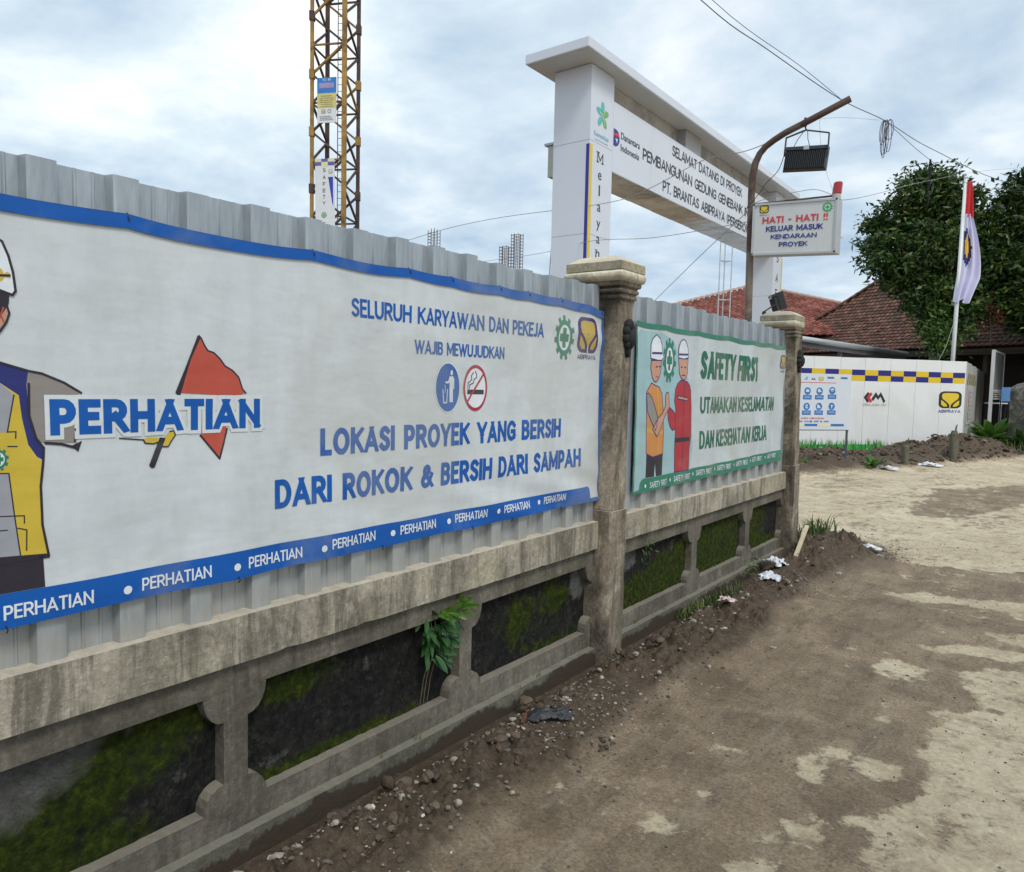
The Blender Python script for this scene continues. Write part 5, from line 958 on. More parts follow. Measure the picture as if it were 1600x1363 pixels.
# ================================================================== white hoarding across the entrance
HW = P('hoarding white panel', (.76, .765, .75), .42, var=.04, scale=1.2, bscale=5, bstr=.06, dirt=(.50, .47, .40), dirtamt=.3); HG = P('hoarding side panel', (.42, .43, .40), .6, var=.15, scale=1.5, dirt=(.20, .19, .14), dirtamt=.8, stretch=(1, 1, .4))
hoard = thing('hoarding', 'white panelled site hoarding with a navy and yellow checker band and painted grass', 'hoarding', tuple(H0+HU*2.5))
fh = lambda a, b_, d=0.0: H0+HU*a+HN*d+Vector((0, 0, b_))
seams = [5.34, 4.476, 3.624, 2.779, 1.959, 1.186, .36, -.47, -1.3, -2.13]
for k, (c, a) in enumerate(zip(seams[:-1], seams[1:])):
    zt = 2.512+.004*(k % 2)
    mb = MB(); mb.rings([[fh(a+.002+e, -.05, d) for e, d in ((0, -.05), (0, -.003), (.003, 0.0), (c-a-.008, 0.0), (c-a-.005, -.003), (c-a-.008, -.05))], [fh(a+.002+e, zt, d) for e, d in ((0, -.05), (0, -.003), (.003, 0.0), (c-a-.008, 0.0), (c-a-.005, -.003), (c-a-.008, -.05))]], HW); part(mb, 'panel', hoard)
mb = MB(); mb.box(fh(1.6, 1.22, -.07), (7.4, .03, 2.5), HG, Matrix((HU, -HN, Vector((0, 0, 1)))).transposed()); part(mb, 'backing', hoard)
SD = Vector((-.26, 9.1, 0)).normalized(); SN = Vector((SD.y, -SD.x, 0)); Hc = fh(5.345, 0, -.02); fh2 = lambda a, b_, d=0.0: Hc+SD*a+SN*d+Vector((0, 0, b_))
for k in range(9):
    a, c = k*1.0, k*1.0+.985; zt = 2.50-.012*k+.02*(k % 2)
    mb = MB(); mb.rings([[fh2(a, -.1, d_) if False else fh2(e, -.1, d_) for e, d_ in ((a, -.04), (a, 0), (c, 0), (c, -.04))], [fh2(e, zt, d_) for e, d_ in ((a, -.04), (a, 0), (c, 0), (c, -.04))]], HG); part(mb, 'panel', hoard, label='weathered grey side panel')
mb = MB(); mb.box(fh(5.35, 1.24, -.02), (.03, .06, 2.52), MUDGREY, Matrix((HU, -HN, Vector((0, 0, 1)))).transposed()); part(mb, 'corner_trim', hoard)
cw = .4165; NV = P('hoarding navy', (.015, .015, .18), .45, var=.06, bstr=0); YL = P('hoarding yellow', (.72, .50, .015), .45, var=.06, bstr=0)
for k in range(17):
    a = 5.295-cw*(k+1)
    for r_ in (0, 1):
        pr = Print(fh, .003, .002); pr.rect(a, a+cw-.003, 2.049-.149*r_, 2.196-.149*r_, NV if (k+r_) % 2 == 0 else YL, 0); pr.obj('checker_square', hoard)
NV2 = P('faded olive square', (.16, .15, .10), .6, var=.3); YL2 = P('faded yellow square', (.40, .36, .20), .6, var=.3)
for k in range(10):
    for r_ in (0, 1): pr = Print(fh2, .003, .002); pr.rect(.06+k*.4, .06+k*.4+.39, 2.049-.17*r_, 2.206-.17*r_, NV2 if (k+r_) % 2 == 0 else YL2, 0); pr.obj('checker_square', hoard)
pr = Print(fh, .003, .002); emblem(pr, 4.440, 5.225, 1.205, 1.675, S_BLACK, S_YEL, 0); pr.text('ABIPRAYA', 4.435, 5.21, 1.080, 1.165, S_NAVY, 1, .06); pr.obj('company_emblem', hoard)
pr = Print(fh, .003, .002); X_ = lambda x_: 1.952+(x_-597)/138*.712; Y_ = lambda y_: 1.616-(y_-530)/70*.301
pr.poly([(X_(x_), Y_(y_)) for x_, y_ in ((597, 565), (622, 532), (634, 540), (616, 566), (632, 590), (622, 600))], S_BLACK, 0); pr.poly([(X_(x_), Y_(y_)) for x_, y_ in ((616, 566), (640, 532), (652, 545), (636, 566), (652, 588), (640, 600))], S_RED, 1)
pr.poly([(X_(x_), Y_(y_)) for x_, y_ in ((645, 575), (672, 532), (688, 555), (703, 530), (735, 588), (724, 600), (702, 560), (688, 580), (673, 562), (658, 588))], S_BLACK, 0); pr.text('CIRIAJASA CM', 1.930, 2.690, 1.235, 1.300, S_GREY, 1, .02); pr.obj('company_emblem', hoard)
pr = Print(fh, .003, .0006); G1 = P('painted grass green', (.03, .30, .05), .5, bstr=0); G2 = P('painted grass light', (.20, .48, .10), .5, bstr=0); G3 = P('painted grass dark', (.01, .14, .03), .5, bstr=0)
pr.rect(-2.1, 2.5, 0, .20, G1, 0); rg_ = random.Random(3)
for k in range(560):
    a = rg_.uniform(-2.1, 3.35); fade = max(0, (a-2.4)/1.0)
    if rg_.random() < fade*.8: continue
    h_ = rg_.uniform(.20, .40)*(1-.35*fade); l = rg_.uniform(-.07, .07); pr.tri([(a, .02), (a+.035, .02), (a+.018+l, h_)], [(0, 1, 2)], rg_.choice((G1, G1, G2, G3)), 1+k % 6)
q = pr.obj('painted_grass', hoard); q['kind'] = 'stuff'
nt_ = thing('notice_board', 'white notice with red print fixed on the grey side of the hoarding', 'notice', tuple(fh2(1.6, 1.3)))
mb = MB(); mb.prism([(.95, .72), (2.75, .72), (2.75, 1.86), (.95, 1.86)], fh2, .005, .03, P('notice white', (.50, .50, .47), .5, var=.1)); part(mb, 'panel', nt_)
pr = Print(fh2, .033, .003); pr.rect(1.0, 1.2, .8, 1.7, S_RED, 0)
for k in range(7): pr.rect(1.45, 2.4-.1*(k % 3), .85+.13*k, .89+.13*k, S_GREY, 0)
pr.obj('print', nt_)

# ================================================================== information board on its stand
ib = thing('information_board', 'white board with six blue safety pictograms on a thin steel stand', 'board', (-4.1, 16.1, 0))
I0 = Vector((-3.70, 16.69, 0)); fi = lambda a, b_, d=0.0: I0+HU*a+HN*d+Vector((0, 0, b_)); STL = P('stand steel', (.10, .12, .14), .5, metal=.3, bstr=0)
mb = MB(); mb.prism([(-1.42, .80), (0, .80), (0, 1.965), (-1.42, 1.965)], fi, -.01, .012, P('board face', (.60, .64, .70), .35, var=.03, bstr=0)); part(mb, 'panel', ib)
for a in (-.015, -1.40): mb = MB(); mb.bar(fi(a, -.15, -.03), fi(a, 1.96, -.03), .04, STL); part(mb, 'leg', ib)
mb = MB(); mb.bar(fi(-1.42, .792, -.005), fi(0, .792, -.005), .02, STL); part(mb, 'bottom_rail', ib)
BB = P('board blue', (.03, .16, .42), .4, bstr=0); FB = P('board face', (.60, .64, .70))
pn = [(-1.065, 1.600), (-.775, 1.603), (-.465, 1.618), (-1.07, 1.280), (-.772, 1.284), (-.460, 1.290)]
for i, (a, z) in enumerate(pn):
    pr = Print(fi, .014, .0015); pr.ell(a, z, .078, .078, BB, 0, 20); pr.rect(a-.105, a+.105, z-.175, z-.082, BB, 0); pr.rect(a-.08, a+.08, z-.137, z-.130, FB, 1); pr.rect(a-.06, a+.06, z-.115, z-.109, FB, 1)
    if i == 0: pr.poly([(a-.045, z-.02), (a+.045, z-.02), (a+.03, z+.03), (a, z+.045), (a-.03, z+.03)], FB, 1)
    elif i == 1: pr.ell(a-.01, z+.01, .035, .04, FB, 1, 12); pr.rect(a+.0, a+.05, z-.02, z-.0, FB, 2)
    elif i == 2: pr.ell(a, z+.012, .048, .035, FB, 1, 14); pr.rect(a-.04, a+.04, z-.01, z+.008, BB, 2)
    elif i == 3: pr.ell(a, z, .035, .045, FB, 1, 12); pr.rect(a-.02, a+.05, z-.008, z+.008, BB, 2)
    elif i == 4: pr.poly([(a-.045, z-.035), (a+.04, z-.035), (a+.03, z-.005), (a-.01, z+.04), (a-.045, z+.04)], FB, 1)
    else: pr.poly([(a-.04, z+.03), (a+.04, z+.03), (a+.01, z), (a+.01, z-.045), (a-.01, z-.045), (a-.01, z)], FB, 1)
    pr.obj('pictogram', ib)
pr = Print(fi, .014, .0015)
for (a0, a1), m_ in (((-.60, -.437), BB), ((-.425, -.285), S_PALEY), ((-.270, -.105), BB)): pr.rect(a0, a1, 1.865, 1.905, m_, 0)
for (a0, a1), m_ in (((-1.40, -1.12), S_PALEY), ((-1.10, -.79), BB), ((-.77, -.475), S_PALEY), ((-.46, -.135), BB)): pr.rect(a0, a1, .872, .922, m_, 0)
pr.rect(-1.30, -.375, 1.772, 1.784, S_RED, 0); pr.poly([(-1.16, 1.83), (-1.10, 1.90), (-1.07, 1.90), (-1.08, 1.83)], S_TEAL, 0); emblem(pr, -.81, -.69, 1.815, 1.900, S_GREY, S_YEL, 0)
pr.poly([(-.99, 1.84), (-.97, 1.875), (-.94, 1.85), (-.92, 1.875), (-.88, 1.835)], S_BLACK, 0); pr.obj('print', ib)
line_of_words(lambda: Print(fi, .014, .0015), 'lettering', ib, 'ANDA MEMASUKI', (-1.20, -.635, 1.020, 1.055), S_RED, .08); line_of_words(lambda: Print(fi, .014, .0015), 'lettering', ib, 'AREA WAJIB APD & APK', (-1.32, -.515, .955, .990), S_NAVY, .08)

# ================================================================== flagpole, sign frame, stakes
fp = thing('flagpole', 'leaning white flagpole behind the hoarding', 'flagpole', (-2.81, 24.97, 0))
pb, ptop = Vector((-2.81, 24.85, 0)), Vector((-2.817, 25.436, 7.90)); LW = P('pole white paint', (.70, .71, .70), .35, var=.04)
mb = MB(); mb.tube([pb, pb.lerp(ptop, .5), ptop], [.062, .055, .045], LW, 12); part(mb, 'pole', fp, True); mb = MB(); mb.tube([ptop, ptop+Vector((0, 0, .03)), ptop+Vector((0, 0, .07))], [.055, .06, .02], LW, 10); part(mb, 'finial', fp)
fg_ = thing('flag', 'limp white flag with gold and navy emblem below a red one on the flagpole', 'flag', tuple(ptop))
FW = P('flag white', (.62, .60, .78), .7, var=.04, bstr=0); FR = P('flag red', (.55, .02, .03), .7, var=.1, bstr=0); FN = P('flag navy', (.02, .02, .15), .7, bstr=0); FY = P('flag gold', (.70, .42, .02), .7, bstr=0)
def flag_mesh(z0, z1, wfun, m_, name, nfold=2.6, amp=.10, xoff=0):
    mb = MB(); nu, nv = 26, 30; vs = []
    for j in range(nv+1):
        t_ = j/nv; z = z1+(z0-z1)*t_; a0, a1 = wfun(t_)
        pz = pb.lerp(ptop, z/7.9)
        for i in range(nu+1):
            u_ = i/nu; vs.append(pz+R0h*(a0+(a1-a0)*u_)+Fh*(amp*math.sin(u_*nfold*2*math.pi+2*t_)*(.3+.7*t_)-.06)+Vector((0, 0, .06*math.sin(u_*9+t_*3)*t_)))
    mb.add(vs, [(j*(nu+1)+i, j*(nu+1)+i+1, (j+1)*(nu+1)+i+1, (j+1)*(nu+1)+i) for j in range(nv) for i in range(nu)], m_)
    for k, f in enumerate(mb.f):
        i = k % nu; j = k//nu; u_, t_ = i/nu, j/nv
        if m_ is FW:
            d = math.hypot((u_-.28)/.26, (t_-.36)/.22)
            if d < 1 and u_ > .08: mb.m[k] = mb.mi(FY if d < .62 else FN)
    return part(mb, name, fg_, True)
flag_mesh(4.30, 6.85, lambda t_: (.0-.11*max(0, t_-.5)*2, .22+.33*math.sin(min(1, t_*1.35)*1.75)-.27*max(0, t_-.72)*3.4), FW, 'cloth')
flag_mesh(6.80, 7.80, lambda t_: (.02, .16+.10*t_), FR, 'red_cloth', 1.6, .05)
mb = MB(); q0 = pb.lerp(ptop, .78); mb.tube([pb.lerp(ptop, .46)-R0h*.06, pb.lerp(ptop, .38)-R0h*.22, pb.lerp(ptop, .30)-R0h*.50, pb.lerp(ptop, .20)-R0h*.95, pb.lerp(ptop, .05)-R0h*1.3], .008, WIREL, 5); part(mb, 'halyard', fp, True)
sf = thing('standing_sign', 'tall white framed sign seen edge on, beside the grey side of the hoarding', 'sign', (-2.02, 28.5, 0))
A0, A1 = Vector((-2.06, 28.45, 0)), Vector((-1.95, 31.2, 0)); ud = (A1-A0).normalized(); nd = Vector((ud.y, -ud.x, 0)); fsg = lambda a, b_, d=0.0: A0+ud*a+nd*d+Vector((0, 0, b_))
for a in (0, 2.75): mb = MB(); mb.bar(fsg(a, -.1), fsg(a, 3.06), .10 if a == 0 else .07, LW, .10); part(mb, 'post', sf)
for z in (3.03, 1.75): mb = MB(); mb.bar(fsg(.05, z), fsg(2.7, z), .06, LW); part(mb, 'rail', sf)
mb = MB(); mb.prism([(.06, 1.78), (2.7, 1.78), (2.7, 3.0), (.06, 3.0)], fsg, -.015, .015, P('sign frame panel', (.20, .20, .19), .5, var=.2)); part(mb, 'panel', sf)
mb = MB(); mb.prism([(.06, 1.45), (2.7, 1.45), (2.7, 1.72), (.06, 1.72)], fsg, -.015, .015, P('sign frame lower panel', (.55, .55, .53), .5, var=.1)); part(mb, 'lower_panel', sf)
pr = Print(fsg, .018, .002)
for k in range(3): pr.rect(.3, 2.3-.2*k, 1.50+.07*k, 1.53+.07*k, S_BLACK, 0)
pr.obj('print', sf)
STK = P('mossy stake', (.12, .115, .08), .9, var=.4, scale=12, bstr=.5)
for lab, (x, y), h_, w_ in (('left weathered stake standing in the soil heap', (-2.79, 17.9), .42, .13), ('right weathered stake in front of the hoarding corner', (-2.13, 20.1), .68, .17)):
    o = thing('wooden_stake', lab, 'stake', (x, y, 0), 'stakes in front of the hoarding'); z0 = gz(x, y); mb = MB()
    mb.rings([[(x+w_/2*s_*math.cos(t_)+.015*math.sin(t_*3+z*5), y+w_/2*s_*math.sin(t_), z) for t_ in np.linspace(0, 2*math.pi, 11)[:-1]] for z, s_ in ((z0-.2, 1), (z0+h_*.4, .97), (z0+h_*.8, .95), (z0+h_*.88, 1.05), (z0+h_, .7))], STK); part(mb, 'shaft', o)
    mb = MB(); mb.tube([(x+.02, y, z0+h_*.9), (x+.03, y, z0+h_+.08), (x+.05, y, z0+h_+.15)], [.022, .018, .008], STK, 6); part(mb, 'splinter', o)

# ================================================================== roofs and house
TILE = {}
def tile_mat(name, a, c, d):
    mt, t, b = newmat(name); g = N(t, 'ShaderNodeNewGeometry'); r = ramp(t, g.outputs['Random Per Island'], [(0, a), (.5, c), (1, d)])
    n = noise(t, 2.2, 8, .7, .4); r = mix(t, ramp(t, n, [(.45, g3(0)), (.7, g3(.75))]), r, (.035, .028, .02)); n2_ = noise(t, 40, 4, .6); r = mix(t, .4, r, ramp(t, n2_, [(.3, g3(.3)), (.7, g3(.7))]), 'OVERLAY')
    L(t, r, b.inputs['Base Color']); b.inputs['Roughness'].default_value = .85; bump(t, b, n2_, .3, .02); return mt
T_old = tile_mat('old brown clay tile', (.075, .034, .023), (.13, .058, .038), (.20, .098, .066)); T_new = tile_mat('red clay tile', (.24, .065, .045), (.32, .10, .07), (.42, .17, .12))
def tile_slope(mb, P00, P10, P01, P11, nu, nv, m_, thick=.035, bow=.030, curve=0.0):
    """P00-P10 lower edge, P01-P11 upper edge; courses from bottom to top"""
    P00, P10, P01, P11 = map(Vector, (P00, P10, P01, P11)); nn_ = (P10-P00).cross(P01-P00).normalized()
    if nn_.z < 0: nn_ = -nn_
    du = (P10-P00).length/nu; e = (P10-P00).normalized()
    def pt(s_, v):  # s_ metres along lower edge direction
        lo = P00+e*s_; return P00.lerp(P01, 0)+e*s_+((P01-P00)-e*((P01-P00).dot(e)))*v-nn_*curve*math.sin(math.pi*v)*1.0
    l0 = (P01-P00).dot(e); l1 = (P11-P00).dot(e); W_ = (P10-P00).length
    for j in range(nv):
        v = (j+.5)/nv; sa = l0*v; sb_ = W_+(l1-W_)*v; k0 = math.floor(sa/du); k1 = math.ceil(sb_/du)
        for k in range(k0, k1):
            s0 = k*du+(du*.5 if j % 2 else 0)*0; s1 = s0+du*1.02
            if s0+du*.5 < sa or s0+du*.5 > sb_: continue
            lift = random.uniform(-.008, .012); jit = random.uniform(-.012, .012); vs = []
            for vv, h0 in ((j/nv, thick+lift), ((j+1.12)/nv, .004)):
                for q, hh in ((0, .0), (.25, bow*.9), (.5, bow), (.78, -.2*bow), (1, 0)):
                    vs.append(pt(s0+(s1-s0)*q+jit, vv)+nn_*(h0+hh))
            for q, hh in ((0, .0), (.25, bow*.9), (.5, bow), (.78, -.2*bow), (1, 0)): vs.append(pt(s0+(s1-s0)*q+jit, j/nv)+nn_*(h0*0-.0+hh*.6))
            mb.add(vs, [(0, 1, 6, 5), (1, 2, 7, 6), (2, 3, 8, 7), (3, 4, 9, 8), (10, 11, 1, 0), (11, 12, 2, 1), (12, 13, 3, 2), (13, 14, 4, 3)], m_)
def ridge_caps(mb, a, c, m_, n, r=.10):
    a, c = Vector(a), Vector(c); d = (c-a)/n; up = Vector((0, 0, 1)); sd_ = d.cross(up).normalized()
    for k in range(n):
        p0, p1 = a+d*(k-.06), a+d*(k+1.06); vs = []
        for p, rr_ in ((p0, r*1.15), (p1, r*.95)):
            for t_ in np.linspace(-10, 190, 7): vs.append(p+sd_*rr_*math.cos(math.radians(t_))+up*(rr_*.8*math.sin(math.radians(t_))+.03+random.uniform(-.006, .006)))
        mb.add(vs, [(i, i+1, 8+i, 7+i) for i in range(6)]+[tuple(range(7))], m_)
Eu, En = Vector((.8736, -.4866, 0)), Vector((.4866, .8736, 0)); E0 = Vector((-5.09, 33.5, 3.38))-Eu*9.6
house = thing('tiled_house', 'old house with a sagging brown clay tile hip roof behind the hoarding and the trees', 'house', tuple(E0+Eu*9+En*4-Vector((0, 0, 3.38))))
run, rise, LEN, DEP = 4.6, 4.1, 22, 9.2
q00, q10 = E0, E0+Eu*LEN; q01, q11 = E0+(Eu+En)*run+Vector((0, 0, rise)), q10+(En-Eu)*run+Vector((0, 0, rise)); qb0, qb1 = E0+En*DEP, q10+En*DEP
mb = MB(); tile_slope(mb, q00, q10, q01, q11, 92, 25, T_old, .05, .035, .22); tile_slope(mb, qb0, q00, q01, q01, 38, 22, T_old, .05, .035, .22); o = part(mb, 'roof_tiles', house, kind='stuff')
mb = MB(); dn = Vector((0, 0, .30)); mb.add([q00-dn, q10-dn, q11-dn*.9, q01-dn*.9, qb0-dn, qb1-dn], [(0, 1, 2, 3), (4, 0, 3), (1, 5, 2), (5, 4, 3, 2)], P('roof underside', (.05, .035, .025), .9)); part(mb, 'roof_deck', house)
def bent(a, c, n): return [a.lerp(c, k/n)-Vector((0, 0, .20*math.sin(math.pi*k/n))) for k in range(n+1)]
mb = MB(); pts = bent(q00, q01, 12)
for a, c in zip(pts[:-1], pts[1:]): ridge_caps(mb, a, c, T_old, 2, .13)
ridge_caps(mb, q01, q11, T_old, 36, .13); part(mb, 'ridge_tiles', house, kind='stuff')
HWL = P('dark timber wall', (.020, .015, .011), .9, var=.5, scale=3); mb = MB(); wl0 = E0+En*2.3+Eu*1.5; wl1 = wl0+Eu*19; Rm = Matrix((Eu, En, Vector((0, 0, 1)))).transposed()
mb.box((wl0+wl1)/2-Vector((0, 0, 1.6)), (19, .2, 3.4), HWL, Rm); mb.box(wl0+En*2.5-Vector((0, 0, 1.6)), (.2, 5, 3.4), HWL, Rm); part(mb, 'wall', house)
for k in range(6):
    mb = MB(); p_ = E0+En*.5+Eu*(2+k*3.4)-Vector((0, 0, .1)); mb.box(p_-Vector((0, 0, 1.7)), (.16, .16, 3.4), P('veranda post', (.06, .045, .03), .8, var=.3), Rm); part(mb, 'post', house)
mb = MB(); mb.box(E0+En*.15+Eu*LEN/2-Vector((0, 0, .16)), (LEN, .05, .18), P('eave board', (.06, .045, .032), .8, var=.4), Rm); part(mb, 'eave_board', house)
# far red roof
house2 = thing('red_roof_house', 'distant building with a bright red tile roof, partly hidden behind the white portal post', 'house', (-15.8, 49, 0))
ap = Vector((-15.84, 45.14, 7.95)); ra = math.radians(20); e1 = Vector((math.cos(ra), math.sin(ra), 0)); e2_ = Vector((-math.sin(ra), math.cos(ra), 0)); rr_, hh_ = 10.0, 3.7
cn = [ap+e1*a*rr_+e2_*c*rr_-Vector((0, 0, hh_)) for a, c in ((-1, -1), (1, -1), (1, 1), (-1, 1))]
mb = MB(); tile_slope(mb, cn[0], cn[1], ap, ap, 66, 34, T_new, .05, .05); tile_slope(mb, cn[1], cn[2], ap, ap, 66, 34, T_new, .05, .05); part(mb, 'roof_tiles', house2, kind='stuff')
mb = MB(); RC = P('pale ridge mortar', (.42, .30, .24), .9, var=.2); dn = Vector((0, 0, .25)); mb.add([c_-dn for c_ in cn]+[ap-dn], [(0, 1, 4), (1, 2, 4), (2, 3, 4), (3, 0, 4)], P('roof underside', (.05, .035, .025), .9)); part(mb, 'roof_deck', house2)
mb = MB()
for c_ in cn[:3]: ridge_caps(mb, c_, ap, RC, 34, .14)
part(mb, 'ridge_tiles', house2, kind='stuff')
mb = MB(); cc = ap-Vector((0, 0, hh_)); mb.box((cc.x, cc.y, (cc.z-.3)/2), (17.5, 17.5, cc.z-.3), P('plaster wall', (.45, .43, .38), .85, var=.1), Matrix((e1, e2_, Vector((0, 0, 1)))).transposed()); part(mb, 'wall', house2)
# metal canopy behind the hoarding
can = thing('metal_canopy', 'low grey metal carport roof with a light gutter just above the hoarding', 'canopy', (-6, 24, 0)); CG = P('canopy sheet', (.30, .31, .32), .45, metal=.3, var=.15, stretch=(1, 4, 1)); CGL = P('gutter light', (.55, .57, .58), .35, metal=.3, var=.08)
g0, g1 = Vector((-8.4, 19.6, 3.14)), Vector((-4.75, 31.4, 3.14)); ug = (g1-g0).normalized(); ng = Vector((-ug.y, ug.x, 0))
if ng.x > 0: ng = -ng
pA, pB = Vector((-6.45, 20.9, 3.10)), Vector((-5.10, 31.7, 3.10))
ug = (pB-pA).normalized(); back = Vector((-ug.y, ug.x, 0)); back = back if back.x < 0 else -back
pA = pA-ug*2.5
mb = MB(); mb.tube([pA, pB], .085, CGL, 12); part(mb, 'gutter', can, True)
mb = MB(); nrib = 40; vs = []
for i in range(nrib*2+1):
    p_ = pA.lerp(pB, i/(nrib*2)); h_ = .03 if i % 2 else 0; vs += [p_+back*.05+Vector((0, 0, h_-.12)), p_+back*5+Vector((0, 0, h_+.55))]
mb.add(vs, [(2*i, 2*i+1, 2*i+3, 2*i+2) for i in range(nrib*2)], CG); part(mb, 'roof_sheet', can)
mb = MB(); mb.box((pA+pB)/2+back*.05-Vector((0, 0, .16)), (.05, (pB-pA).length, .14), P('canopy beam', (.12, .12, .12), .6), Matrix((-back, ug, Vector((0, 0, 1)))).transposed()); part(mb, 'beam', can)
lean = thing('lean_to_roof', 'pale corrugated lean-to roof under the metal carport, above the hoarding top', 'roof', (-6, 25, 0))
mb = MB(); vs = []; La, Lb = Vector((-7.3, 21.4, 2.56)), Vector((-3.7, 27.4, 2.56)); ul = (Lb-La).normalized(); bl = Vector((-ul.y, ul.x, 0)); bl = bl if bl.x < 0 else -bl
for i in range(61):
    p_ = La.lerp(Lb, i/60); h_ = .05*abs(math.sin(i*math.pi/2)); vs += [p_+Vector((0, 0, h_)), p_+bl*2.2+Vector((0, 0, h_+.22))]
mb.add(vs, [(2*i, 2*i+1, 2*i+3, 2*i+2) for i in range(60)], P('old lean-to sheet', (.40, .41, .41), .5, var=.4, metal=.1, scale=3, dirt=(.12, .11, .10), dirtamt=.8)); part(mb, 'roof_sheet', lean)
for a in (.05, .5, .95): mb = MB(); p_ = La.lerp(Lb, a)+bl*.3; mb.bar(p_-Vector((0, 0, 2.6)), p_+Vector((0, 0, .05)), .09, P('canopy beam', (.12, .12, .12), .6)); part(mb, 'post', lean)
for a in (.18, .55, .93): mb = MB(); p_ = pA.lerp(pB, a)+back*.25; mb.bar(Vector((p_.x, p_.y, 0)), p_+Vector((0, 0, -.05)), .12, CG); part(mb, 'post', can)
# old wall stub and things under the eaves on the right
ow = thing('old_wall', 'old grey weathered concrete wall with rounded top at the right edge', 'wall', (-1.0, 26.6, 0)); OWM = concrete('old mottled wall', (.24, .235, .21), (.09, .088, .076), (.025, .026, .02), 1.4, (.06, .07, .035))
mb = MB(); rs = []
for x_ in np.linspace(-1.43, 3.5, 34):
    y_ = 26.55-.12*(x_+1.47); zt = 1.95+.05*math.sin(x_*5)-(.10*max(0, 1-(x_+1.47)/.16)); d_ = .17
    rs.append([(x_, y_-d_, -.2), (x_, y_-d_-.02*math.sin(x_*9), 1.0), (x_, y_-d_, zt-.15), (x_, y_-d_*.6, zt-.03), (x_, y_, zt), (x_, y_+d_*.6, zt-.03), (x_, y_+d_, zt-.15), (x_, y_+d_, -.2)])
mb.rings(rs, OWM); q = part(mb, 'body', ow); autosmooth(q, 50)
nb_ = thing('blue_board', 'small blue board on thin legs under the dark eaves', 'board', (-1.68, 28.9, 0))
mb = MB(); fb_ = frame((-1.81, 28.81, 0), R0h, -Fh); mb.prism([(0, 1.40), (.30, 1.40), (.30, 1.86), (0, 1.86)], fb_, -.01, .02, P('faded blue board', (.10, .24, .50), .5, var=.2)); part(mb, 'panel', nb_)
for a in (.02, .28): mb = MB(); mb.bar(fb_(a, -.1, -.03), fb_(a, 1.9, -.03), .03, IRON); part(mb, 'leg', nb_)
bn = thing('bench', 'pale slatted bench top under the dark eaves', 'bench', (-1.9, 29.2, 0))
for k in range(3): mb = MB(); mb.box((-1.95, 29.2+.13*k, 1.33), (.75, .10, .04), LW, Matrix.Rotation(math.radians(37), 3, 'Z')); part(mb, 'slat', bn)
for sx in (-.3, .3): mb = MB(); mb.bar((-1.95+sx*.8, 29.3+sx*.6, 0), (-1.95+sx*.8, 29.3+sx*.6, 1.31), .06, IRON); part(mb, 'leg', bn)

# ================================================================== foliage
def leaf_mat(name, stops, tr=.25):
    mt, t, b = newmat(name); g = N(t, 'ShaderNodeNewGeometry'); r = ramp(t, g.outputs['Random Per Island'], stops)
    n = noise(t, 1.4, 3, .5); r = mix(t, .5, r, ramp(t, n, [(.35, g3(.30)), (.65, g3(.72))]), 'OVERLAY')
    L(t, r, b.inputs['Base Color']); b.inputs['Roughness'].default_value = .42; b.inputs['Specular IOR Level'].default_value = .45
    tl = N(t, 'ShaderNodeBsdfTranslucent'); L(t, r, tl.inputs[0]); ms_ = N(t, 'ShaderNodeMixShader'); ms_.inputs[0].default_value = tr; out_ = t.nodes['Material Output']
    L(t, b.outputs[0], ms_.inputs[1]); L(t, tl.outputs[0], ms_.inputs[2]); L(t, ms_.outputs[0], out_.inputs[0]); return mt
LF = leaf_mat('tree leaf', [(0, (.018, .042, .010)), (.45, (.042, .088, .020)), (.8, (.085, .150, .034)), (.95, (.17, .24, .06)), (1, (.24, .17, .07))])
LF2 = leaf_mat('dark tree leaf', [(0, (.014, .034, .008)), (.5, (.034, .072, .016)), (.85, (.065, .125, .024)), (1, (.18, .25, .04))])
LFR = leaf_mat('reddish leaf', [(0, (.06, .018, .010)), (.5, (.13, .04, .02)), (1, (.20, .09, .04))]); LFL = leaf_mat('bright leaf', [(0, (.04, .11, .015)), (.6, (.09, .19, .03)), (1, (.20, .32, .07))], .35)
BARK = P('bark', (.10, .085, .065), .9, var=.4, scale=10, bstr=.5)
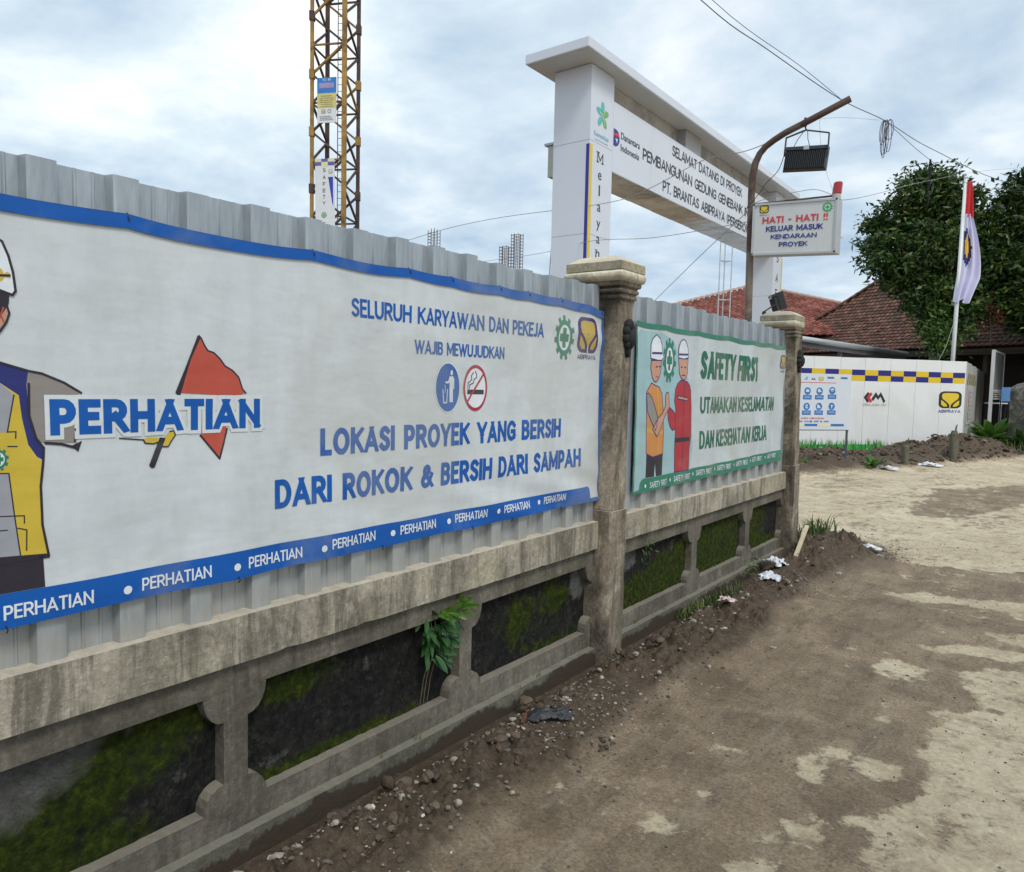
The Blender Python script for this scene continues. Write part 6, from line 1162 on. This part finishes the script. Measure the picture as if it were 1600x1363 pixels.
def leaves(centers, m_, name, parent, ln, wd, seed, flat=.0, kind=None):
    r = np.random.default_rng(seed); n = len(centers); c = np.asarray(centers)
    d = r.normal(size=(n, 3)); d[:, 2] = d[:, 2]*.6-.25; d /= np.linalg.norm(d, axis=1)[:, None]
    s_ = r.normal(size=(n, 3)); s_[:, 2] *= .5; s_ -= d*np.sum(s_*d, 1)[:, None]; s_ /= np.linalg.norm(s_, axis=1)[:, None]; nn_ = np.cross(d, s_)
    l = ln*r.uniform(.35, 1.35, n)[:, None]; w_ = wd*r.uniform(.7, 1.2, n)[:, None]
    v = np.stack([c, c+d*l*.45+s_*w_*.5-nn_*w_*.12, c+d*l, c+d*l*.45-s_*w_*.5-nn_*w_*.12, c+d*l*.5+nn_*w_*.10], 1).reshape(-1, 3)
    org = Vector((0, 0, 0)); q = parent
    while q: org += q.location; q = q.parent
    v -= np.array(org); me = bpy.data.meshes.new(name); b0 = np.arange(n)*5
    f = np.stack([np.stack([b0, b0+1, b0+4], 1), np.stack([b0+1, b0+2, b0+4], 1), np.stack([b0+2, b0+3, b0+4], 1), np.stack([b0+3, b0, b0+4], 1)], 1).reshape(-1, 3)
    me.vertices.add(len(v)); me.vertices.foreach_set('co', v.reshape(-1)); me.loops.add(len(f)*3); me.loops.foreach_set('vertex_index', f.reshape(-1)); me.polygons.add(len(f)); me.polygons.foreach_set('loop_start', np.arange(len(f))*3)
    me.update(calc_edges=True); me.materials.append(m_); o = bpy.data.objects.new(name, me); COL.objects.link(o); o.parent = parent
    if kind: o['kind'] = kind
    return o
def tree(name, label, base, blobs, m_, nclump, per, ln, seed, cl=.20):
    r = np.random.default_rng(seed); root = thing(name, label, 'tree', base, 'broadleaf trees beside the old house'); cen = []; clc = []
    vol = np.array([b_[3]**2 for b_ in blobs]); vol /= vol.sum()
    for _ in range(nclump):
        b_ = blobs[r.choice(len(blobs), p=vol)]; d = r.normal(size=3); d /= np.linalg.norm(d); rad = b_[3]*r.uniform(.15, 1)**.5*(.95+.42*(r.random()**3)); c = np.array(b_[:3])+d*rad*np.array([1, 1, .85]); clc.append(c)
        k = int(per*r.uniform(.4, 1.5)); cen.append(c+r.normal(size=(k, 3))*cl*np.array([1, 1, .7])*r.uniform(.6, 1.3))
    leaves(np.concatenate(cen), m_, 'crown', root, ln, ln*.42, seed+1)
    mb = MB(); bv_ = Vector(base); top = Vector(np.mean([b_[:3] for b_ in blobs], axis=0)); mid = bv_.lerp(top, .55)+Vector((.15, .1, 0)); mb.tube([bv_, bv_.lerp(mid, .5)+Vector((.06, 0, 0)), mid], [.19, .15, .12], BARK, 10); part(mb, 'trunk', root, True)
    for b_ in blobs:
        e_ = Vector(b_[:3]); m1 = mid.lerp(e_, .5)+Vector((r.uniform(-.2, .2), r.uniform(-.2, .2), .2)); mb = MB(); mb.tube([mid-Vector((0, 0, .2)), m1, e_], [.08, .05, .02], BARK, 6)
        for _ in range(7):
            q = e_+Vector(r.normal(size=3))*b_[3]*.5; mb.tube([m1.lerp(e_, r.uniform(.3, 1)), q], [.02, .006], BARK, 4, False)
        part(mb, 'limb', root, True)
    return root
T1 = [(-4.27, 28.78, 8.28, 0.95), (-5.1, 28.72, 7.6, 0.88), (-3.55, 29.29, 7.85, 0.9), (-5.28, 27.84, 6.34, 0.78), (-4.11, 28.1, 6.38, 1.09), (-3.27, 30.02, 6.72, 0.83), (-4.75, 28.2, 5.45, 0.60), (-5.64, 28.42, 7.35, 0.5), (-3.48, 28.45, 5.02, 0.91), (-3.45, 27.9, 3.7, 0.66), (-4.05, 28.0, 4.9, .75), (-3.3, 28.2, 4.3, .8), (-4.5, 28.1, 5.6, .7), (-4.56, 28.61, 8.9, 0.42), (-3.93, 29.6, 8.9, 0.5)]
T2 = [(-1.75, 30.01, 8.3, 0.62), (-2.26, 29.58, 7.3, 0.78), (-1.34, 31.02, 7.24, 1.07), (-2.21, 29.11, 5.85, 0.89), (-1.46, 30.01, 5.39, 0.98), (-2.35, 29.27, 4.6, 0.62), (-1.37, 29.59, 4.25, 0.65), (-0.51, 31.45, 6.37, 1.49), (-0.44, 30.92, 8.6, 1.07), (-1.87, 28.98, 4.4, 0.5), (-2.68, 29.47, 5.41, 0.72), (-1.5, 29.4, 4.9, .9), (-.8, 29.8, 4.6, 1.0), (-1.1, 30.3, 8.2, .9), (.9, 31.2, 5.2, 1.3), (1.6, 31.6, 7.4, 1.5)]
tree('broadleaf_tree', 'leafy tree left of the flagpole, overhanging the brown tile roof', (-3.75, 28.7, 0), T1, LF, 780, 36, .25, 11, .19)
tree('broadleaf_tree', 'dark dense tree right of the flagpole at the right edge', (-1.2, 30.8, 0), T2, LF2, 1200, 36, .25, 23, .20)
sh_ = thing('shrub', 'rust coloured shrubby branches in front of the dark eaves', 'shrub', (-2.2, 28.0, 3.2)); r_ = np.random.default_rng(5)
leaves(np.concatenate([np.array(c)+r_.normal(size=(60, 3))*.16 for c in [(-2.35, 28.3, 4.6), (-2.15, 28.3, 4.3), (-2.0, 28.2, 4.1), (-2.3, 28.1, 3.9)]]), LFR, 'foliage', sh_, .15, .06, 6); mb = MB(); mb.tube([(-2.2, 28.6, 3.3), (-2.2, 28.4, 3.9), (-2.35, 28.3, 4.6)], [.03, .02, .01], BARK, 5); part(mb, 'stem', sh_)
sh2 = thing('shrub', 'bright green leafy sprays beside the flagpole foot above the hoarding', 'shrub', (-3.4, 27.4, 3.0))
leaves(np.concatenate([np.array(c)+r_.normal(size=(90, 3))*.22 for c in [(-3.5, 27.2, 4.2), (-3.35, 27.0, 3.6), (-3.6, 27.1, 3.1), (-3.2, 27.2, 3.2), (-3.75, 27.0, 3.7)]]), LFL, 'foliage', sh2, .16, .07, 8); mb = MB(); mb.tube([(-3.5, 27.5, 0), (-3.5, 27.3, 3.0), (-3.4, 27.1, 4.0)], [.05, .03, .01], BARK, 5); part(mb, 'stem', sh2)
def broad_plant(name, label, x, y, n, ln, wd, m_, z0=None, seed=1, cat='plant', group=None, spread=.9, droop=.5, stemh=.0):
    """rosette of long arching blades, each a folded strip; every blade its own part"""
    rg = random.Random(seed); z0 = gz(x, y) if z0 is None else z0; root = thing(name, label, cat, (x, y, z0), group)
    for k in range(n):
        a = rg.uniform(0, 2*math.pi); el = rg.uniform(.5, 1.35); l = ln*rg.uniform(.6, 1.15); w_ = wd*rg.uniform(.7, 1.1); mb = MB(); d = Vector((math.cos(a), math.sin(a), 0)); s_ = Vector((-d.y, d.x, 0)); p = Vector((x, y, z0+stemh*rg.random()))+d*.02; vs = []; ang = el
        for i in range(7):
            t_ = i/6; ww = w_*math.sin(math.pi*min(1, .12+t_*.88))**.8*.5+.002; u_ = Vector((0, 0, 1))*.25*ww
            vs += [p-s_*ww+u_, p, p+s_*ww+u_]; p = p+(d*math.cos(ang)*spread+Vector((0, 0, math.sin(ang))))*l/6; ang -= droop*rg.uniform(.3, .6)
        mb.add(vs, [(3*i, 3*i+1, 3*i+4, 3*i+3) for i in range(6)]+[(3*i+1, 3*i+2, 3*i+5, 3*i+4) for i in range(6)], m_); part(mb, 'leaf', root, True)
    return root
broad_plant('broad_leaf_plant', 'large pale broad leaved plant at the foot of the sign frame', -1.88, 26.5, 30, 1.15, .30, LFL, seed=3, droop=.35)
broad_plant('broad_leaf_plant', 'green broad leaved plant growing in front of the old grey wall', -1.05, 26.0, 26, .85, .22, leaf_mat('wall side leaf', [(0, (.02, .06, .012)), (.6, (.045, .10, .02)), (1, (.10, .18, .04))]), seed=9, droop=.35)
broad_plant('broad_leaf_plant', 'lower darker broad leaved plant beside the old grey wall', -1.42, 26.2, 18, .62, .20, leaf_mat('verge leaf', [(0, (.02, .06, .01)), (.6, (.05, .11, .02)), (1, (.10, .17, .04))]), seed=4)
broad_plant('broad_leaf_plant', 'small light green plant in the soil below the information board', -4.3, 15.55, 12, .26, .09, LFL, seed=5); broad_plant('broad_leaf_plant', 'larger green weed in the soil right of the information board', -3.15, 16.55, 14, .42, .13, LFL, seed=6)
GR = leaf_mat('grass blade', [(0, (.03, .06, .012)), (.6, (.07, .12, .025)), (1, (.20, .20, .08))], .2)
def tuft(name, label, pts, n, h_, m_=None, seed=1, kind='stuff', sp=.10, zz_=None):
    rg = random.Random(seed); mb = MB()
    for k in range(n):
        cx, cy = rg.choice(pts); x, y = rg.gauss(cx, sp), rg.gauss(cy, sp); z = (gz(x, y) if zz_ is None else zz_)-.005; a = rg.uniform(0, 6.28); l = h_*rg.uniform(.4, 1.2); b_ = rg.uniform(.15, .8)*l; d = Vector((math.cos(a), math.sin(a), 0)); s_ = Vector((-d.y, d.x, 0))*h_*.035; p = Vector((x, y, z))
        mb.add([p-s_, p+s_, p+d*b_*.35+Vector((0, 0, l*.6))+s_*.8, p+d*b_*.35+Vector((0, 0, l*.6))-s_*.8, p+d*b_+Vector((0, 0, l*.85))], [(0, 1, 2, 3), (3, 2, 4)], m_ or GR)
    org = Vector((pts[0][0], pts[0][1], 0)); mb.v = [tuple(Vector(v)-org) for v in mb.v]; o = mb.obj(name); o.location = org; tag(o, label, 'grass', None, kind); return o
tuft('grass_tuft', 'grass growing against the wall foot past the nearer pillar', [(-2.04, 5.0), (-2.0, 5.25), (-2.06, 5.5), (-2.03, 4.8)], 420, .10, seed=2, sp=.06); tuft('grass_tuft', 'wispy grass at the foot of the farther pillar', [(-2.0, 7.55), (-1.98, 7.8), (-2.1, 7.9)], 150, .22, seed=3, sp=.08)
tuft('verge_grass', 'rank grass along the verge below the broad leaved plants', [(-2.1, 24.9), (-1.7, 25.6), (-1.3, 26), (-1.9, 26.1), (-.9, 26), (-.3, 25.9), (.4, 25.8)], 1500, .34, seed=4, sp=.30)
tuft('moss_grass', 'short blades along the plinth ledge', [(-2.135, s_) for s_ in (2.0, 2.2, 2.9, 3.1, 4.2, 4.6, 6.6)], 60, .035, seed=6, sp=.012, zz_=.085)
# fern-like plant on the wall, each leaf a part
wp = thing('wall_plant', 'dark green leafy plant hanging from the wall beside the second divider', 'plant', (-2.14, 2.35, .58)); rg = random.Random(8); LW1 = leaf_mat('wall plant leaf', [(0, (.015, .055, .014)), (.6, (.030, .095, .024)), (1, (.07, .16, .04))], .2); LW2 = leaf_mat('wall plant young leaf', [(0, (.08, .20, .03)), (1, (.16, .32, .05))], .4)
def leafblade(p, d, l, w_, m_, parent, droop=.6):
    d = Vector(d).normalized(); s_ = d.cross(Vector((1, 0, .2))).normalized(); n_ = s_.cross(d); vs = []; p = Vector(p)
    for i in range(6):
        t_ = i/5; ww = w_*.5*math.sin(math.pi*min(1, .06+t_*.94))**.75+.0004; vs += [p-s_*ww+n_*ww*.35, p, p+s_*ww+n_*ww*.35]; d = (d+Vector((.02, 0, -droop*.16))).normalized(); p = p+d*l/5
    mb = MB(); mb.add(vs, [(3*i, 3*i+1, 3*i+4, 3*i+3) for i in range(5)]+[(3*i+1, 3*i+2, 3*i+5, 3*i+4) for i in range(5)], m_); part(mb, 'leaf', parent, True)
for k in range(84):
    y, z = rg.gauss(2.34, .050), rg.uniform(.41, .60); leafblade((-2.185+rg.uniform(0, .07), y, z), (rg.uniform(.1, .9), rg.uniform(-.9, .9), rg.uniform(-1.0, .1)), rg.uniform(.055, .095), rg.uniform(.020, .034), LW1, wp)
for k in range(24):
    y, z = rg.gauss(2.39, .07), rg.uniform(.58, .64); leafblade((-2.15+rg.uniform(0, .06), y, z), (rg.uniform(.2, .9), rg.uniform(-.6, 1.0), rg.uniform(-.2, .7)), rg.uniform(.06, .10), rg.uniform(.018, .030), LW2, wp, .9)
for y in (2.30, 2.32, 2.345): mb = MB(); mb.tube([(-2.19, y, .60), (-2.16, y+.01, .45), (-2.18, y-.02, .30), (-2.17, y-.05, .20)], [.0025, .002, .0015, .001], P('plant root', (.18, .13, .07), .9), 5); part(mb, 'root', wp)
wp2 = thing('wall_plant', 'small weed hanging from the coping just past the nearer pillar', 'plant', (-2.14, 4.1, .66))
for k in range(26): leafblade((-2.16+rg.uniform(0, .04), rg.gauss(4.32, .05), rg.uniform(.50, .68)), (rg.uniform(.1, .9), rg.uniform(-.9, .9), rg.uniform(-.8, .3)), rg.uniform(.025, .045), .012, GR, wp2)
wp3 = thing('wall_plant', 'small green weed on the ledge before the farther pillar', 'plant', (-2.1, 6.2, .08))
for k in range(30): leafblade((-2.12+rg.uniform(0, .06), rg.gauss(6.15, .08), rg.uniform(.03, .20)), (rg.uniform(.1, .9), rg.uniform(-.9, .9), rg.uniform(-.3, .9)), rg.uniform(.03, .06), .014, GR, wp3)

# ================================================================== stones, clods, litter
def rock_pts(r, rg, flat=.7, n=1):
    bm = bmesh.new(); bmesh.ops.create_icosphere(bm, subdivisions=n, radius=r); sx, sy, sz = rg.uniform(.7, 1.3), rg.uniform(.6, 1.1), flat*rg.uniform(.6, 1.1)
    for v in bm.verts: v.co = Vector((v.co.x*sx, v.co.y*sy, v.co.z*sz))*rg.uniform(.80, 1.15)
    q = Matrix.Rotation(rg.uniform(0, 6.28), 3, 'Z') @ Matrix.Rotation(rg.uniform(-.5, .5), 3, 'X'); vs = [q @ v.co for v in bm.verts]; fs = [tuple(v.index for v in f.verts) for f in bm.faces]; bm.free(); return vs, fs
def stone_mat(name, stops):
    mt, t, b = newmat(name); g = N(t, 'ShaderNodeNewGeometry'); r = ramp(t, g.outputs['Random Per Island'], stops); n_ = noise(t, 30, 6, .7); r = mix(t, .6, r, ramp(t, n_, [(.3, g3(.3)), (.7, g3(.7))]), 'OVERLAY'); d = noise(t, 14, 5, .7); r = mix(t, ramp(t, d, [(.45, g3(0)), (.62, g3(.8))]), r, (.10, .072, .048)); L(t, r, b.inputs['Base Color']); b.inputs['Roughness'].default_value = .85; bump(t, b, n_, .4, .004); return mt
ST = stone_mat('pebble stone', [(0, (.10, .085, .065)), (.35, (.19, .165, .13)), (.7, (.29, .25, .20)), (.93, (.44, .40, .33)), (1, (.66, .64, .58))]); CLD = stone_mat('mud clod', [(0, (.038, .026, .017)), (.6, (.085, .060, .040)), (1, (.14, .10, .068))])
rg = random.Random(12); mb = MB(); cl = MB()
for k in range(11000):
    y = rg.uniform(.95, 9.0); w_ = .16+.42*abs(math.sin(y*1.7))*rg.random(); d = abs(rg.gauss(0, .26))+.02
    if rg.random() < .13: d = rg.uniform(0, 2.6)
    x = -2.08+d
    if y > 7.45 and rg.random() < .5: x = rg.gauss(-1.6, .35)
    r_ = rg.choice((.003, .004, .004, .005, .005, .006, .007, .009, .013))*(1.15 if d < .6 else .8)*rg.uniform(.8, 1.2)
    if d > .6 and rg.random() < .5: continue
    if rg.random() > .15+2.2*max(0, float(fbm(np.array([x*2.3]), np.array([y*2.3]), 2, 55)[0])-.40): continue
    vs, fs = rock_pts(r_, rg, .6); z = gz(x, y)-r_*.05; T_ = mb if rg.random() < .50 else cl; T_.add([v+Vector((x, y, z)) for v in vs], fs, ST if T_ is mb else CLD)
for k in range(1500):
    a, dd = rg.uniform(-1.5, 6.0), rg.uniform(-.1, 3.6); p_ = H0+HU*a+HN*dd; r_ = rg.choice((.02, .025, .03, .045, .06)); vs, fs = rock_pts(r_, rg, .7); T_ = mb if rg.random() < .07 else cl
    if mound_h(np.array([p_.x]), np.array([p_.y]))[1][0] > .3: T_.add([v+Vector((p_.x, p_.y, gz(p_.x, p_.y)+r_*.2)) for v in vs], fs, ST if T_ is mb else CLD)
for k in range(4200):
    y = .9+8.5*rg.random()**1.2; x = rg.uniform(-1.75, 1.6)
    if rg.random() > .2+2.5*max(0, float(fbm(np.array([x*2.0]), np.array([y*1.6]), 2, 57)[0])-.45): continue
    r_ = rg.choice((.0025, .003, .004, .005, .007)); vs, fs = rock_pts(r_, rg, .6); T_ = mb if rg.random() < .35 else cl; T_.add([v+Vector((x, y, gz(x, y)+r_*.1)) for v in vs], fs, ST if T_ is mb else CLD)
tag(mb.obj('gravel', fix=False), 'pale gravel scattered in the mud along the wall foot', 'gravel', None, 'stuff'); tag(cl.obj('soil_crumbs', fix=False), 'dark crumbs of wet soil along the wall foot and on the heaps', 'soil', None, 'stuff')
big = [(-1.989, 1.40, .028), (-1.955, 1.46, .018), (-1.70, 1.97, .021), (-1.93, 1.93, .015), (-2.0, 2.70, .024), (-1.93, 3.38, .022), (-1.92, 3.26, .016), (-1.98, 2.42, .018), (-1.678, 3.58, .018), (-1.90, 3.0, .020), (-1.93, 1.74, .020), (-1.95, 2.0, .014), (-1.626, 2.2, .015), (-1.90, 2.85, .017), (-1.92, 2.2, .022), (-1.55, 3.96, .016), (-1.374, 4.54, .020), (-1.90, 4.55, .022), (-1.696, 4.34, .020), (-1.99, 2.55, .016), (-1.86, 3.66, .022), (-1.75, 4.9, .026), (-1.84, 5.4, .028), (-1.7, 5.9, .026), (-1.88, 1.55, .016), (-2.02, 1.28, .024), (-1.75, 7.1, .03), (-1.5, 6.7, .026), (-1.35, 7.6, .035), (-1.80, 2.62, .013), (-1.79, 2.05, .013), (-1.85, 1.83, .017)]
for k, (x, y, r_) in enumerate(big):
    vs, fs = rock_pts(r_, rg, .62, 2); q = MB(); q.add(vs, fs, ST); o = q.obj('stone', fix=False); o.location = (x, y, gz(x, y)+r_*.10); tag(o, 'loose pale stone lying in the mud along the wall foot', 'stone', 'loose stones along the wall foot')
clods = [(-1.86, 2.42, .045), (-1.80, 2.46, .030), (-1.96, 1.98, .05), (-1.88, 2.02, .035), (-1.80, 1.78, .035), (-1.74, 1.86, .025), (-1.98, 2.90, .045), (-1.90, 3.05, .035), (-1.55, 2.75, .02), (-1.95, 3.75, .05), (-1.85, 3.9, .035), (-1.95, 1.62, .04)]
for k, (x, y, r_) in enumerate(clods):
    q = MB()
    for j in range(5): vs, fs = rock_pts(r_*rg.uniform(.5, .9), rg, .75, 2); c_ = Vector((rg.gauss(0, r_*.6), rg.gauss(0, r_*.6), r_*.1*j)); q.add([v+c_ for v in vs], fs, CLD)
    o = q.obj('mud_clod', fix=False); o.location = (x, y, gz(x, y)); tag(o, 'dark lump of wet mud on the road edge by the wall', 'mud lump', 'mud lumps along the wall foot')
def crumple(name, label, cat, x, y, w_, l, m_, seed, h_=.02, rot=0, n=16):
    q = MB(); vs = []; rr = np.random.default_rng(seed)
    for i in range(n):
        for j in range(n):
            a, c = (i/(n-1)-.5), (j/(n-1)-.5); e_ = 1+.25*math.sin(i*1.7+seed)+.15*math.sin(j*2.3)
            vs.append((a*w_*e_, c*l*(1+.2*math.sin(i+seed)), .006+h_*float(fbm(np.array([i*.45+seed]), np.array([j*.5]), 3, seed)[0])*1.6*(1.2-abs(a)-abs(c))))
    q.add(vs, [(i*n+j, i*n+j+1, (i+1)*n+j+1, (i+1)*n+j) for i in range(n-1) for j in range(n-1)], m_); o = q.obj(name, None, True); o.location = (x, y, gz(x, y)); o.rotation_euler.z = rot; tag(o, label, cat); return o
PL = P('white plastic film', (.68, .70, .74), .35, var=.08, bstr=.1); crumple('plastic_scrap', 'crumpled white plastic scrap on the mud, the nearer one to the road', 'litter', -1.86, 5.97, .15, .20, PL, 3, .06, .4); crumple('plastic_scrap', 'crumpled whitish plastic scrap against the weeds by the wall', 'litter', -1.97, 6.50, .15, .18, PL, 5, .08, 1.0)
crumple('plastic_scrap', 'small pinkish white scrap of paper on the mud beside the grass tuft', 'litter', -1.82, 4.95, .10, .09, P('pinkish paper', (.60, .48, .46), .6), 9, .03); crumple('plastic_scrap', 'flat pale scrap of litter on the soil heap by the farther pillar', 'litter', -1.45, 7.7, .16, .10, PL, 7, .04)
crumple('plastic_scrap', 'long white scrap lying on the soil heap before the hoarding', 'litter', -2.95, 16.7, .40, .22, PL, 13, .08); crumple('plastic_scrap', 'white scrap lying at the right of the soil heap before the hoarding', 'litter', -2.35, 18.3, .42, .22, PL, 15, .08)
TY = P('black rubber scrap', (.025, .027, .03), .5, var=.4, scale=20, bstr=.4); q = crumple('rubber_scrap', 'black curved scrap of rubber lying in the mud below the wall plant', 'scrap', -1.83, 2.76, .085, .19, TY, 21, .045, -.75)
tag(crumple('wood_scrap', 'thin rusty strip beside the black rubber scrap', 'scrap', -1.90, 2.66, .018, .12, P('rusty strip', (.14, .06, .04), .8), 25, .03, .35), None)
q = MB(); q.box((0, 0, 0), (.035, .62, .02), P('pale board', (.55, .46, .32), .8, var=.2), Matrix.Rotation(.3, 3, 'X')); o = q.obj('plank'); o.location = (-1.90, 6.98, gz(-1.9, 6.98)+.09); o.rotation_euler.z = .12; tag(o, 'short pale plank leaning on the soil by the farther pillar', 'plank')
